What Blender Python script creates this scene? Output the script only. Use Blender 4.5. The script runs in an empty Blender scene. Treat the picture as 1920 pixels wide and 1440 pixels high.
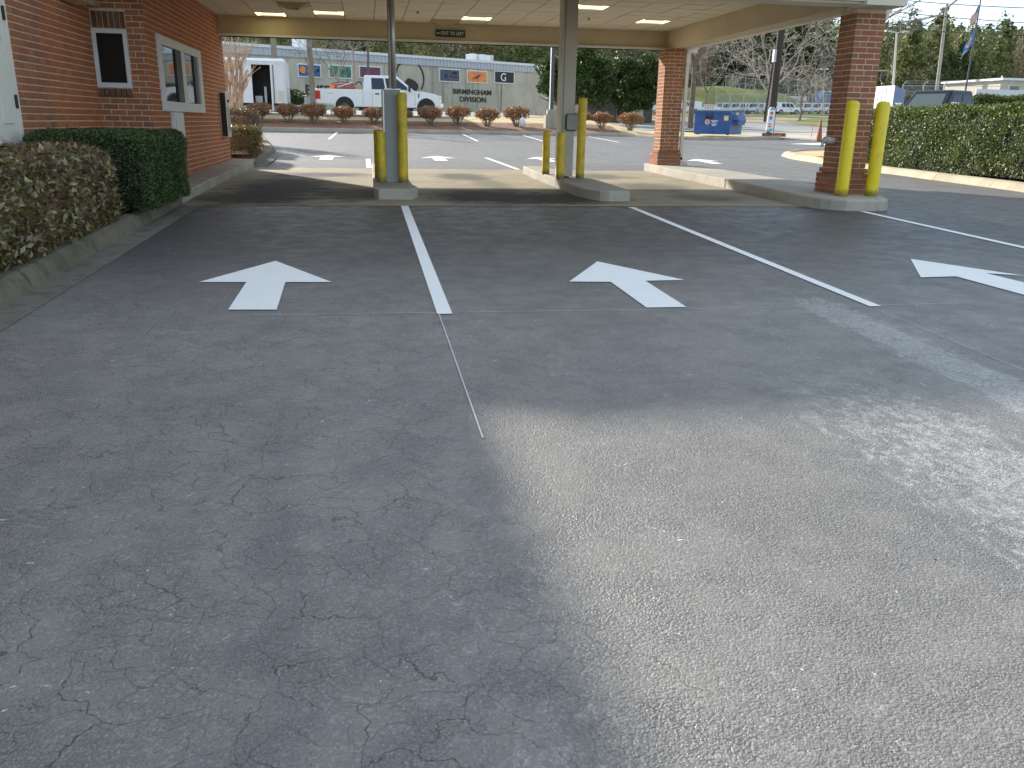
import bpy, bmesh, math, random
import numpy as np
from mathutils import Vector, Matrix
rnd = random.Random(7)
rng = np.random.default_rng(11)
SC = bpy.context.scene
COL = SC.collection

# ------------------------------------------------------------------ camera
FPX = 1570.0
V1 = np.array([686., 225.5]); ROLL = .018
_Y = np.array([V1[0] - 960, V1[1] - 720, FPX]); _Y /= np.linalg.norm(_Y)
_P2 = np.array([3000. - 960, V1[1] + ROLL * (3000 - 686) - 720, FPX])
_Z = np.cross(_P2, _Y); _Z /= np.linalg.norm(_Z)
if _Z[1] > 0: _Z = -_Z
_X = np.cross(_Y, _Z)
if _X[0] < 0: _X = -_X
M3 = np.stack([_X, _Y, _Z])
CAM = np.array([0, 0, 1.40])
cam = bpy.data.objects.new('camera', bpy.data.cameras.new('camera'))
COL.objects.link(cam)
cam.data.sensor_width = 36; cam.data.lens = FPX / 1920 * 36
cam.data.clip_start = .05; cam.data.clip_end = 3000
R = Matrix(((M3[0, 0], -M3[0, 1], -M3[0, 2]), (M3[1, 0], -M3[1, 1], -M3[1, 2]), (M3[2, 0], -M3[2, 1], -M3[2, 2])))
cam.matrix_world = Matrix.Translation(Vector(CAM)) @ R.to_4x4()
SC.camera = cam

# ------------------------------------------------------------------ world, sun, exposure
SUNV = Vector((-1.15, 2.10, 1.0)).normalized()          # towards the sun
EL = math.asin(SUNV.z); AZ = math.atan2(SUNV.x, SUNV.y)
w = bpy.data.worlds.new('World'); SC.world = w; w.use_nodes = True
nt = w.node_tree; nt.nodes.clear()
sky = nt.nodes.new('ShaderNodeTexSky'); sky.sky_type = 'NISHITA'; sky.sun_disc = False
sky.sun_elevation = EL; sky.sun_rotation = AZ; sky.air_density = 1.0; sky.dust_density = .5; sky.ozone_density = 1.0
bg = nt.nodes.new('ShaderNodeBackground'); bg.inputs[1].default_value = .15
wo = nt.nodes.new('ShaderNodeOutputWorld')
# thin high cloud veils the blue evenly
tc = nt.nodes.new('ShaderNodeTexCoord'); mpn = nt.nodes.new('ShaderNodeMapping'); mpn.inputs['Scale'].default_value = (1, 1, 2.6); nt.links.new(tc.outputs['Generated'], mpn.inputs[0])
cn = nt.nodes.new('ShaderNodeTexNoise'); cn.inputs['Scale'].default_value = 2.2; cn.inputs['Detail'].default_value = 7; cn.inputs['Roughness'].default_value = .6; nt.links.new(mpn.outputs[0], cn.inputs['Vector'])
cr0 = nt.nodes.new('ShaderNodeValToRGB'); cr0.color_ramp.elements[0].position = .35; cr0.color_ramp.elements[0].color = (.86, 1.2, 1.56, 1); cr0.color_ramp.elements[1].position = .68; cr0.color_ramp.elements[1].color = (1.95, 2.0, 2.05, 1)
nt.links.new(cn.outputs[0], cr0.inputs[0])
vx = nt.nodes.new('ShaderNodeMix'); vx.data_type = 'RGBA'; vx.inputs[0].default_value = .8; nt.links.new(sky.outputs[0], vx.inputs[6]); nt.links.new(cr0.outputs[0], vx.inputs[7])
nt.links.new(vx.outputs[2], bg.inputs[0]); nt.links.new(bg.outputs[0], wo.inputs[0])
sl = bpy.data.lights.new('sun', 'SUN'); sl.energy = 2.3; sl.angle = math.radians(1.2); sl.color = (1, .95, .86)
so = bpy.data.objects.new('sun', sl); COL.objects.link(so)
so.rotation_euler = SUNV.to_track_quat('Z', 'Y').to_euler(); so.location = (-20, 30, 30)
SC.view_settings.view_transform = 'Standard'; SC.view_settings.look = 'None'
SC.view_settings.exposure = 1.95; SC.view_settings.gamma = 1.0; SC.view_settings.use_curve_mapping = False
SC.cycles.use_denoising = True
SC.cycles.max_bounces = 8; SC.cycles.transparent_max_bounces = 12

# ------------------------------------------------------------------ pixel -> place helpers (1920x1440 photo)
def ray(px, py): return M3 @ np.array([px - 960, py - 720, FPX])
def aty(px, py, y): r = ray(px, py); return CAM + r * (y / r[1])
def atx(px, py, x): r = ray(px, py); return CAM + r * (x / r[0])
def atz(px, py, z): r = ray(px, py); return CAM + r * ((z - CAM[2]) / r[2])
TY = [-10, 0, 13, 15, 20, 40, 45, 110, 150]; TZ = [-.215, 0, .28, .31, .34, .84, .97, 2.75, 3.8]
LY = [41.0, 43, 46, 50, 75, 110, 150]; LZ = [1.0, 1.22, 1.62, 1.70, 2.22, 2.8, 3.8]
def hillz(x, y):
    d = max(0., y - 150)
    return 10 * (d / 100) ** 1.15 + 3 * math.sin(x * .013 + 1) * min(1, d / 150)
def G(x, y):
    b = float(np.interp(y, TY, TZ))
    if y > 41.0:
        l = float(np.interp(y, LY, LZ))
        t = min(1, max(0, (x - 11.5) / 4.5)); t = t * t * (3 - 2 * t)
        b = l * (1 - t) + b * t
    if y > 150: b = 3.8 + hillz(x, y)
    return b
def gp(px, py, dz=0):
    r = ray(px, py); r = r / r[1]; a = 1.; t = 1.
    while t < 500:
        p = CAM + r * t
        if p[2] - G(p[0], p[1]) - dz < 0: break
        a = t; t *= 1.01
    b = t
    for _ in range(40):
        m = (a + b) / 2; p = CAM + r * m
        if p[2] - G(p[0], p[1]) - dz > 0: a = m
        else: b = m
    return CAM + r * a

# ------------------------------------------------------------------ materials
MATS = {}
def newmat(name):
    m = bpy.data.materials.new(name); m.use_nodes = True; MATS[name] = m
    nt = m.node_tree; return m, nt, nt.nodes['Principled BSDF']
def N(nt, t, **k):
    n = nt.nodes.new(t)
    for a, b in k.items(): setattr(n, a, b)
    return n
def L(nt, a, b): nt.links.new(a, b)
def mixc(nt, fac, a, b, mode='MIX'):
    n = N(nt, 'ShaderNodeMix', data_type='RGBA', blend_type=mode)
    for i, v in ((0, fac), (6, a), (7, b)):
        if hasattr(v, 'links'): L(nt, v, n.inputs[i])
        elif i == 0: n.inputs[0].default_value = v
        else: n.inputs[i].default_value = (*v[:3], 1)
    return n.outputs[2]
def mth(nt, op, a, b=None, c=None, clamp=False):
    n = N(nt, 'ShaderNodeMath', operation=op, use_clamp=clamp)
    for i, v in enumerate((a, b, c)):
        if v is None: continue
        if hasattr(v, 'links'): L(nt, v, n.inputs[i])
        else: n.inputs[i].default_value = v
    return n.outputs[0]
def maprange(nt, v, a, b, c=0., d=1., smooth=True):
    n = N(nt, 'ShaderNodeMapRange', interpolation_type='SMOOTHSTEP' if smooth else 'LINEAR')
    L(nt, v, n.inputs[0]); n.inputs[1].default_value = a; n.inputs[2].default_value = b; n.inputs[3].default_value = c; n.inputs[4].default_value = d
    return n.outputs[0]
def pos(nt, sc=(1, 1, 1), off=(0, 0, 0)):
    g = N(nt, 'ShaderNodeNewGeometry'); m = N(nt, 'ShaderNodeMapping'); m.inputs['Scale'].default_value = sc; m.inputs['Location'].default_value = off
    L(nt, g.outputs['Position'], m.inputs[0]); return m.outputs[0]
def noise(nt, vec, scale, detail=4, rough=.55, dist=0.):
    n = N(nt, 'ShaderNodeTexNoise'); L(nt, vec, n.inputs['Vector']); n.inputs['Scale'].default_value = scale
    n.inputs['Detail'].default_value = detail; n.inputs['Roughness'].default_value = rough; n.inputs['Distortion'].default_value = dist
    return n.outputs[0]
def bump(nt, bsdf, h, strength, dist=.01):
    b = N(nt, 'ShaderNodeBump'); b.inputs['Strength'].default_value = strength; b.inputs['Distance'].default_value = dist
    L(nt, h, b.inputs['Height']); L(nt, b.outputs[0], bsdf.inputs['Normal']); return b
def simple(name, col, rough=.6, var=.12, vs=3., bs=60., bst=.15, metal=0., dark=None, spec=.5, stain=None, sscale=(1, 1, 1)):
    m, nt, b = newmat(name)
    v = pos(nt)
    n1 = noise(nt, v, vs, 5); n2 = noise(nt, v, bs, 3)
    lo = tuple(c * (1 - var) for c in col); hi = tuple(min(1, c * (1 + var)) for c in col)
    c = mixc(nt, maprange(nt, n1, .3, .7), lo, hi)
    if stain:
        n3 = noise(nt, pos(nt, sscale), 1.2, 6, .65)
        c = mixc(nt, maprange(nt, n3, .52, .72, 0, .75), c, stain)
    L(nt, c, b.inputs['Base Color'])
    b.inputs['Roughness'].default_value = rough; b.inputs['Metallic'].default_value = metal
    L(nt, maprange(nt, n1, .25, .75, rough * .85, min(1, rough * 1.15)), b.inputs['Roughness'])
    b.inputs['Specular IOR Level'].default_value = spec
    if bst: bump(nt, b, n2, bst, .004)
    return m
def island(nt): return N(nt, 'ShaderNodeNewGeometry').outputs['Random Per Island']
def ramp(nt, fac, stops):
    r = N(nt, 'ShaderNodeValToRGB'); L(nt, fac, r.inputs[0]); e = r.color_ramp.elements
    while len(e) < len(stops): e.new(.5)
    for i, (p, c) in enumerate(stops): e[i].position = p; e[i].color = (*c, 1)
    return r.outputs[0]
def leafmat(name, cols, rough=.45, trans=.3, spec=.5, clump=None):
    m, nt, b = newmat(name)
    c = ramp(nt, island(nt), [(i / max(1, len(cols) - 1), k) for i, k in enumerate(cols)])
    if clump:
        n = noise(nt, pos(nt), clump[0], 3)
        c = mixc(nt, maprange(nt, n, .4, .65), c, clump[1])
    L(nt, c, b.inputs['Base Color']); b.inputs['Roughness'].default_value = rough; b.inputs['Specular IOR Level'].default_value = spec
    t = N(nt, 'ShaderNodeBsdfTranslucent'); L(nt, c, t.inputs[0])
    mx = N(nt, 'ShaderNodeMixShader'); mx.inputs[0].default_value = trans
    L(nt, b.outputs[0], mx.inputs[1]); L(nt, t.outputs[0], mx.inputs[2])
    L(nt, mx.outputs[0], nt.nodes['Material Output'].inputs[0]); return m
def emis(name, col, st):
    m, nt, b = newmat(name); b.inputs['Base Color'].default_value = (*col, 1)
    b.inputs['Emission Color'].default_value = (*col, 1); b.inputs['Emission Strength'].default_value = st; return m

def make_asphalt(name, base=.10, near=True):
    m, nt, b = newmat(name)
    g = N(nt, 'ShaderNodeNewGeometry'); P = g.outputs['Position']
    sx = N(nt, 'ShaderNodeSeparateXYZ'); L(nt, P, sx.inputs[0]); X, Yc = sx.outputs[0], sx.outputs[1]
    drag = noise(nt, pos(nt, (2.6, .22, 1)), 1.0, 5, .6); big = noise(nt, P, .55, 4, .6); med = noise(nt, P, 4, 5, .65); fine = noise(nt, P, 90, 3, .6)
    c = mixc(nt, maprange(nt, big, .32, .68), (base * .93, base * .85, base * .77), (base * 1.20, base * 1.09, base * .97))
    c = mixc(nt, maprange(nt, med, .35, .7, 0, .5), c, (base * .86, base * .81, base * .76))
    agg = N(nt, 'ShaderNodeTexVoronoi'); agg.inputs['Scale'].default_value = 118
    wn = N(nt, 'ShaderNodeTexNoise'); L(nt, P, wn.inputs['Vector']); wn.inputs['Scale'].default_value = 60; wn.inputs['Detail'].default_value = 3
    wv0 = N(nt, 'ShaderNodeVectorMath', operation='MULTIPLY_ADD'); L(nt, wn.outputs['Color'], wv0.inputs[0]); wv0.inputs[1].default_value = (.014, .014, .014); L(nt, P, wv0.inputs[2]); L(nt, wv0.outputs[0], agg.inputs['Vector'])
    agg2 = N(nt, 'ShaderNodeTexVoronoi'); agg2.inputs['Scale'].default_value = 260; L(nt, P, agg2.inputs['Vector'])
    grit = noise(nt, P, 5, 4, .6)
    aggd = mth(nt, 'ADD', mth(nt, 'MULTIPLY', agg.outputs['Distance'], maprange(nt, grit, .35, .65, .55, 1.)), mth(nt, 'MULTIPLY', agg2.outputs['Distance'], .25))
    cc = N(nt, 'ShaderNodeSeparateColor'); L(nt, agg.outputs['Color'], cc.inputs[0])
    c = mixc(nt, maprange(nt, cc.outputs[0], .6, 1., 0, .42), c, (base * 1.85, base * 1.75, base * 1.6))
    c = mixc(nt, maprange(nt, aggd, .4, .85, 0, .55), c, (base * .45, base * .45, base * .46))
    c = mixc(nt, maprange(nt, drag, .52, .72, 0, .45), c, (base * .66, base * .63, base * .6))
    rough = .5
    if near:
        # darker towards the canopy: newer sealer, plus shade from the canopy painted in
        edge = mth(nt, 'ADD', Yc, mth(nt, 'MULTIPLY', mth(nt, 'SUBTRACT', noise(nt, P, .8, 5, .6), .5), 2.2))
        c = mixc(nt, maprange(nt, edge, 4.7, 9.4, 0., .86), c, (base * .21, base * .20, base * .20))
        # worn tyre tracks, their own shapes: aggregate showing through the sealer
        def band(x0, wd, y0, y1, s=1.):
            a = maprange(nt, mth(nt, 'ABSOLUTE', mth(nt, 'SUBTRACT', X, x0)), wd * .2, wd, 1., 0.)
            f = maprange(nt, Yc, y0, y1, 1., 0.)
            return mth(nt, 'MULTIPLY', mth(nt, 'MULTIPLY', a, f), s)
        wob = mth(nt, 'MULTIPLY', mth(nt, 'SUBTRACT', noise(nt, P, .9, 3), .5), .5)
        t = mth(nt, 'ADD', band(3.33, .34, 5.6, 6.5), band(2.35, .75, 3.2, 5.4, .62))
        t = mth(nt, 'ADD', t, band(3.2, 1.2, 2.2, 4.6, .5))
        t = mth(nt, 'ADD', t, band(1.1, .5, 5.2, 6.4, .34))
        t = mth(nt, 'ADD', t, band(.35, .45, 2.0, 3.4, .42))
        t = mth(nt, 'ADD', t, band(-.25, .5, 4.6, 5.6, .18))
        st = noise(nt, pos(nt, (1, .6, 1)), 17, 7, .78, .5)
        wear = maprange(nt, mth(nt, 'ADD', mth(nt, 'MULTIPLY', t, .30), mth(nt, 'MULTIPLY', st, .9)), .60, .72, 0, .9)
        c = mixc(nt, mth(nt, 'MULTIPLY', mth(nt, 'MULTIPLY', wear, .8), maprange(nt, noise(nt, P, 48, 4, .75), .40, .62, .15, 1.)), c, (.47, .455, .43))
        # sparse pale flecks
        fl = noise(nt, P, 26, 4, .7, .8); flm = noise(nt, P, 1.3, 2)
        fleck = mth(nt, 'MULTIPLY', maprange(nt, fl, .665, .70), maprange(nt, flm, .44, .56))
        c = mixc(nt, fleck, c, (.62, .61, .58))
        # crazing cracks
        dv = N(nt, 'ShaderNodeTexNoise'); L(nt, P, dv.inputs['Vector']); dv.inputs['Scale'].default_value = 5; dv.inputs['Detail'].default_value = 5
        vm = N(nt, 'ShaderNodeVectorMath', operation='MULTIPLY_ADD'); L(nt, dv.outputs['Color'], vm.inputs[0]); vm.inputs[1].default_value = (.28, .28, 0); L(nt, P, vm.inputs[2])
        vs = N(nt, 'ShaderNodeVectorMath', operation='MULTIPLY'); L(nt, vm.outputs[0], vs.inputs[0]); vs.inputs[1].default_value = (1, 1.5, 0)
        cr = N(nt, 'ShaderNodeTexVoronoi', feature='DISTANCE_TO_EDGE', voronoi_dimensions='2D'); cr.inputs['Scale'].default_value = 3.1; L(nt, vs.outputs[0], cr.inputs['Vector'])
        cr2 = N(nt, 'ShaderNodeTexVoronoi', feature='DISTANCE_TO_EDGE', voronoi_dimensions='2D'); cr2.inputs['Scale'].default_value = 7.5; L(nt, vs.outputs[0], cr2.inputs['Vector'])
        wv = maprange(nt, noise(nt, P, 2.2, 3), .3, .7, .0015, .010)
        k1 = maprange(nt, mth(nt, 'DIVIDE', cr.outputs[0], wv), .3, 1., 1., 0.)
        k2 = maprange(nt, cr2.outputs[0], .004, .02, .8, 0.)
        msk = mth(nt, 'MULTIPLY', maprange(nt, noise(nt, P, 1.7, 4, .7), .38, .52), maprange(nt, X, .0, 1.4, 1., .2))
        msk2 = mth(nt, 'MULTIPLY', maprange(nt, noise(nt, pos(nt, off=(5, 3, 0)), 2.6, 5, .75), .40, .56), maprange(nt, X, -.6, 1.4, 1., .15))
        crack = mth(nt, 'MAXIMUM', mth(nt, 'MULTIPLY', k1, msk), mth(nt, 'MULTIPLY', k2, msk2))
        c = mixc(nt, mth(nt, 'MULTIPLY', crack, .66), c, (.03, .028, .026))
        # small dark pits
        pv = N(nt, 'ShaderNodeTexVoronoi'); pv.inputs['Scale'].default_value = 2.4; L(nt, P, pv.inputs['Vector'])
        c = mixc(nt, maprange(nt, pv.outputs['Distance'], .012, .022, .9, 0.), c, (.015, .015, .015))
    L(nt, c, b.inputs['Base Color'])
    L(nt, maprange(nt, med, .3, .7, .36 if near else .55, .55 if near else .75), b.inputs['Roughness'])
    b.inputs['Specular IOR Level'].default_value = .5 if near else .35
    h = mth(nt, 'ADD', mth(nt, 'MULTIPLY', mth(nt, 'SUBTRACT', 1., aggd), .8), mth(nt, 'MULTIPLY', fine, .6))
    if near: h = mth(nt, 'SUBTRACT', h, mth(nt, 'MULTIPLY', crack, .7))
    bump(nt, b, h, .85 if near else .3, .006)
    return m
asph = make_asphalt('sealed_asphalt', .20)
asph2 = make_asphalt('rear_asphalt', .15, False)

def make_concrete(name, base, stains=(), grime=.35, lo=(.05, .045, .035), algae=None):
    m, nt, b = newmat(name)
    g = N(nt, 'ShaderNodeNewGeometry'); P = g.outputs['Position']
    c = mixc(nt, maprange(nt, noise(nt, P, 1.1, 5, .6), .3, .7), tuple(k * .8 for k in base), tuple(k * 1.12 for k in base))
    c = mixc(nt, maprange(nt, noise(nt, P, 9, 6, .7), .5, .75, 0, grime), c, tuple(k * .45 for k in base))
    c = mixc(nt, maprange(nt, noise(nt, P, 220, 2), .55, .8, 0, .35), c, tuple(k * .6 for k in base))
    for (x, y, rx, ry, s) in stains:
        mp = N(nt, 'ShaderNodeMapping'); mp.vector_type = 'TEXTURE'; mp.inputs['Location'].default_value = (x, y, 0); mp.inputs['Scale'].default_value = (rx, ry, 1)
        L(nt, P, mp.inputs[0]); s0 = N(nt, 'ShaderNodeSeparateXYZ'); L(nt, mp.outputs[0], s0.inputs[0])
        cb = N(nt, 'ShaderNodeCombineXYZ'); L(nt, s0.outputs[0], cb.inputs[0]); L(nt, s0.outputs[1], cb.inputs[1])
        ln = N(nt, 'ShaderNodeVectorMath', operation='LENGTH'); L(nt, cb.outputs[0], ln.inputs[0])
        d = mth(nt, 'ADD', ln.outputs['Value'], mth(nt, 'MULTIPLY', mth(nt, 'SUBTRACT', noise(nt, P, 2.6, 5, .65), .5), 1.5))
        c = mixc(nt, maprange(nt, d, .45, 1.45, min(1, s * 1.35), 0.), c, tuple(k * .6 for k in lo))
    if algae:
        c = mixc(nt, maprange(nt, noise(nt, P, 5, 5, .7), .45, .65, 0, .7), c, algae)
    L(nt, c, b.inputs['Base Color']); b.inputs['Roughness'].default_value = .8; b.inputs['Specular IOR Level'].default_value = .3
    bump(nt, b, noise(nt, P, 70, 4, .7), .3, .005); return m
padmat = make_concrete('drive_concrete', (.31, .265, .18), [(-1.4, 14.6, .8, 2.6, .8), (-.9, 17.8, .9, .7, .8), (-.3, 13.6, .5, 1.0, .6), (1.9, 13.3, 1.0, 1.1, .75), (2.9, 13.0, .9, .9, .7),
    (1.9, 17.6, .55, 1.0, .6), (2.2, 15.6, .3, 1.6, .35), (5.1, 15.2, .7, .9, .45), (4.9, 17.9, .6, .9, .45), (5.4, 13.2, .6, .6, .4), (-1.9, 12.9, .8, .7, .6)])
islmat = make_concrete('island_concrete', (.40, .37, .31), grime=.45)
kerbmat = make_concrete('kerb_concrete', (.36, .32, .25), grime=.6)
kerbmoss = make_concrete('mossy_kerb_concrete', (.15, .13, .095), grime=.7, algae=(.07, .07, .035))
guttermat = make_concrete('gutter_concrete', (.17, .155, .125), grime=.8, algae=(.075, .07, .05))
kerbgold = make_concrete('warm_kerb_concrete', (.42, .36, .25), grime=.35)
wallmat = simple('concrete_panel', (.47, .44, .35), .85, .12, .6, 30, .2, stain=(.16, .15, .13), sscale=(1.6, 1.6, .12))
def make_paint(name, col, worn=.25):
    m, nt, b = newmat(name); P = pos(nt)
    c = mixc(nt, maprange(nt, noise(nt, P, 5, 5, .65), .35, .75, 0, worn), col, tuple(k * .8 for k in col))
    c = mixc(nt, maprange(nt, noise(nt, P, 120, 3, .7), .60, .76, 0, .6), c, (.30, .30, .30))
    c = mixc(nt, maprange(nt, noise(nt, P, 14, 7, .8), .56, .72, 0, .4), c, (.42, .43, .44))
    L(nt, c, b.inputs['Base Color']); b.inputs['Roughness'].default_value = .65
    agg = N(nt, 'ShaderNodeTexVoronoi'); agg.inputs['Scale'].default_value = 105; L(nt, P, agg.inputs['Vector'])
    bump(nt, b, mth(nt, 'SUBTRACT', 1., agg.outputs['Distance']), .3, .004); return m
paint = make_paint('road_paint', (.84, .83, .80))
chalk = make_paint('chalk_line', (.55, .53, .53), .7)
def make_brick(name, cols, mottling=.25):
    m, nt, b = newmat(name); P = pos(nt)
    r = ramp(nt, island(nt), [(i / (len(cols) - 1), k) for i, k in enumerate(cols)])
    oi = N(nt, 'ShaderNodeObjectInfo')
    r2 = ramp(nt, oi.outputs['Random'], [(i / (len(cols) - 1), k) for i, k in enumerate(cols)])
    c = mixc(nt, .55, r, r2)
    c = mixc(nt, maprange(nt, noise(nt, P, 35, 5, .7), .45, .75, 0, mottling), c, (.10, .05, .035))
    c = mixc(nt, maprange(nt, noise(nt, P, 3.5, 3), .45, .75, 0, .3), c, (.42, .20, .12))
    L(nt, c, b.inputs['Base Color']); b.inputs['Roughness'].default_value = .85; b.inputs['Specular IOR Level'].default_value = .25
    bump(nt, b, noise(nt, P, 160, 3, .7), .35, .003); return m
brickm = make_brick('red_brick', [(.37, .12, .048), (.46, .16, .062), (.40, .125, .052), (.52, .20, .085), (.38, .13, .06), (.20, .12, .09), (.43, .16, .075), (.29, .10, .05), (.40, .14, .06)])
mortar = simple('mortar', (.62, .53, .39), .95, .15, 6, 180, .4)
soldier = make_brick('brown_brick', [(.15, .075, .05), (.23, .10, .06), (.12, .07, .05), (.27, .12, .07)])
cream = simple('cream_stucco', (.56, .47, .32), .8, .06, 1.5, 120, .12)
creamlt = simple('cream_trim', (.72, .66, .54), .6, .05, 2, 80, .05)
tilem = simple('ceiling_tile', (.66, .60, .48), .9, .05, 2, 140, .1)
gridm = simple('tile_grid', (.26, .22, .15), .6, .05)
whitetrim = simple('white_trim', (.66, .67, .68), .5, .05, 3, 60, .04)
doorwhite = simple('door_white', (.72, .70, .62), .5, .03, 2, 60, .03)
alu = simple('aluminium', (.62, .62, .60), .35, .08, 4, 50, .03, metal=.6)
greypaint = simple('grey_painted_steel', (.30, .31, .30), .45, .06, 2, 60, .04)
tanpaint = simple('tan_painted_steel', (.50, .47, .37), .5, .05, 2, 60, .04)
yellow = simple('yellow_paint', (.80, .62, .015), .4, .07, 5, 40, .12)
yellowold = simple('weathered_yellow_paint', (.68, .49, .03), .5, .14, 7, 40, .2, stain=(.25, .17, .03), sscale=(3, 3, 1.5))
def grimy(mat):
    nt = mat.node_tree; b = nt.nodes['Principled BSDF']; src = b.inputs['Base Color'].links[0].from_socket
    tc = N(nt, 'ShaderNodeTexCoord'); sp = N(nt, 'ShaderNodeSeparateXYZ'); L(nt, tc.outputs['Object'], sp.inputs[0])
    n = noise(nt, pos(nt, (1, 1, .5)), 22, 6, .75); d = mth(nt, 'SUBTRACT', sp.outputs[2], mth(nt, 'MULTIPLY', n, .16))
    c = mixc(nt, maprange(nt, d, -.06, .05, .8, 0.), src, (.10, .08, .03)); n2 = noise(nt, pos(nt, (2.5, 2.5, .8)), 9, 7, .8)
    c = mixc(nt, maprange(nt, n2, .60, .66, 0., .55), c, (.22, .17, .05)); L(nt, c, b.inputs['Base Color'])
grimy(yellow); grimy(yellowold)
darkrim = simple('dark_rim', (.07, .07, .07), .4, .1)
blackm = simple('black_plastic', (.02, .02, .02), .5, .1, 3, 40, .05)
rubber = simple('tyre_rubber', (.025, .025, .027), .8, .1, 6, 50, .1)
carwhite = simple('white_car_paint', (.78, .80, .82), .25, .02, 1, 10, 0)
vanwhite = simple('dull_white_paint', (.70, .71, .72), .4, .04, 1, 10, 0)
cardark = simple('dark_blue_car_paint', (.007, .010, .020), .3, .05, 1, 10, 0, spec=.35)
chrome = simple('chrome', (.7, .7, .7), .15, .03, 1, 10, 0, metal=1.)
redlens = simple('red_lens', (.55, .02, .02), .2, .05)
amber = simple('clear_lens', (.75, .70, .55), .15, .05)
woodpole = simple('weathered_wood_pole', (.25, .22, .17), .9, .2, 2, 40, .4, stain=(.10, .09, .07), sscale=(6, 6, .5))
darkpole = simple('creosote_pole', (.045, .032, .026), .8, .25, 3, 40, .4)
navy = simple('dark_bronze_pole', (.03, .035, .05), .45, .1, 2, 40, .05, spec=.8)
galv = simple('galvanised_steel', (.45, .46, .46), .45, .1, 3, 50, .05, metal=.5)
whitepole = simple('pale_concrete_and_sunlit_strip', (.6, .58, .53), .7, .1)
bark = simple('bark', (.16, .12, .09), .95, .3, 5, 60, .6)
barkgrey = simple('grey_bark', (.25, .215, .18), .95, .25, 5, 60, .5)
barktan = simple('smooth_tan_bark', (.48, .34, .23), .75, .25, 6, 40, .3)
twigm = simple('brown_twig', (.24, .155, .105), .9, .3, 10, 60, .2)
mulch = simple('pine_straw', (.20, .095, .05), .95, .5, 6, 45, 1.0, stain=(.33, .19, .10), sscale=(4, 4, 4))
soil = simple('dark_mulch', (.06, .04, .028), .95, .5, 12, 60, 1.0)
drygrass = simple('dormant_grass', (.50, .37, .18), .95, .25, 1.2, 30, .8, stain=(.36, .27, .13), sscale=(.5, .5, .5))
greengrass = simple('green_turf', (.22, .23, .06), .95, .25, .3, 20, .6, stain=(.33, .28, .10), sscale=(.12, .12, .12))
hillm = simple('leaf_litter', (.10, .075, .05), 1., .4, .05, 2, .3)
roadm = simple('old_road', (.26, .25, .235), .85, .1, .5, 40, .2)
drivem = simple('pale_driveway', (.42, .37, .29), .9, .12, .6, 30, .3)
bluem = simple('dumpster_blue', (.02, .085, .30), .4, .12, 3, 20, .08, stain=(.012, .05, .19), sscale=(3, 3, 1))
bluedk = simple('dumpster_lid', (.10, .14, .14), .6, .2, 4, 20, .1)
orange = simple('orange_plastic', (.75, .16, .03), .5, .1)
rust = simple('faded_cone_orange', (.32, .10, .06), .6, .15)
whiteflat = simple('white_print', (.72, .72, .72), .6, .03)
redflat = simple('red_print', (.55, .06, .05), .6, .03)
blueflat = simple('blue_print', (.05, .20, .50), .6, .03)
cyanflat = simple('cyan_print', (.10, .42, .62), .6, .03)
ovm = simple('orange_print', (.78, .26, .08), .6, .35, 9, 40, 0)
greenp = simple('green_print', (.07, .25, .12), .6, .6, 6, 40, 0)
maroonp = simple('maroon_print', (.17, .05, .08), .6, .5, 8, 40, 0)
slatep = simple('slate_print', (.08, .09, .14), .6, .5, 8, 40, 0)
bluep = simple('blue_photo_print', (.05, .11, .26), .6, .5, 8, 40, 0)
blackp = simple('black_print', (.015, .017, .025), .5, .1)
greensign = simple('dark_green_sign', (.012, .035, .032), .5, .1)
metalroof = simple('pale_blue_metal', (.46, .50, .54), .45, .06, .5, 20, .03)
wallgrey = simple('grey_block_wall', (.13, .12, .11), .9, .2)
yellowlabel = simple('yellow_label', (.65, .55, .2), .6, .2)
brass = simple('dull_brass', (.30, .24, .14), .5, .2, 8, 30, .1, metal=.4)
goldm = simple('brown_vent', (.33, .25, .11), .6, .12)
bluetrailer = simple('blue_panel', (.06, .13, .30), .5, .15)
lit = emis('lit_yellow', (1, .90, .34), 1.1); litd = emis('lit_diffuser', (.95, .88, .62), .34)
def glassm(name, col=(.012, .016, .016), rough=.03, ior=1.9):
    m, nt, b = newmat(name); b.inputs['Base Color'].default_value = (*col, 1); b.inputs['Roughness'].default_value = rough
    b.inputs['IOR'].default_value = ior; b.inputs['Specular IOR Level'].default_value = .5; return m
glass = glassm('teller_glass', ior=2.6); shieldglass = glassm('windshield_glass', (.07, .09, .085), .06, 1.6); glassdk = glassm('dark_glass', ior=1.45); carglass = glassm('car_glass', (.02, .03, .04), .05, 1.5)  # shieldglass is paler: sky reflection put into its base colour
# foliage
lf_holly = leafmat('holly_leaf', [(.022, .045, .010), (.045, .085, .018), (.075, .13, .03), (.03, .06, .013), (.11, .17, .05)], .35, .15)
lf_front = leafmat('dry_hedge_leaf', [(.16, .19, .035), (.28, .29, .08), (.40, .38, .18), (.15, .085, .03), (.07, .045, .02), (.14, .14, .06), (.20, .10, .03), (.06, .09, .03)], .3, .2, .8)
lf_privet = leafmat('privet_leaf', [(.045, .07, .012), (.09, .125, .022), (.17, .21, .035), (.05, .08, .014), (.21, .25, .05), (.075, .105, .018)], .5, .25, .4)
lf_gold = leafmat('golden_leaf', [(.20, .17, .04), (.12, .12, .03), (.30, .24, .06), (.10, .07, .025), (.07, .08, .02)], .4, .3)
lf_red = leafmat('reddish_leaf', [(.40, .15, .07), (.50, .24, .11), (.20, .09, .045), (.38, .24, .11), (.20, .15, .06)], .5, .3)
lf_mag = leafmat('magnolia_leaf', [(.02, .045, .010), (.04, .08, .016), (.075, .12, .024), (.028, .06, .014), (.13, .16, .035)], .5, .2, .3)
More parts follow.
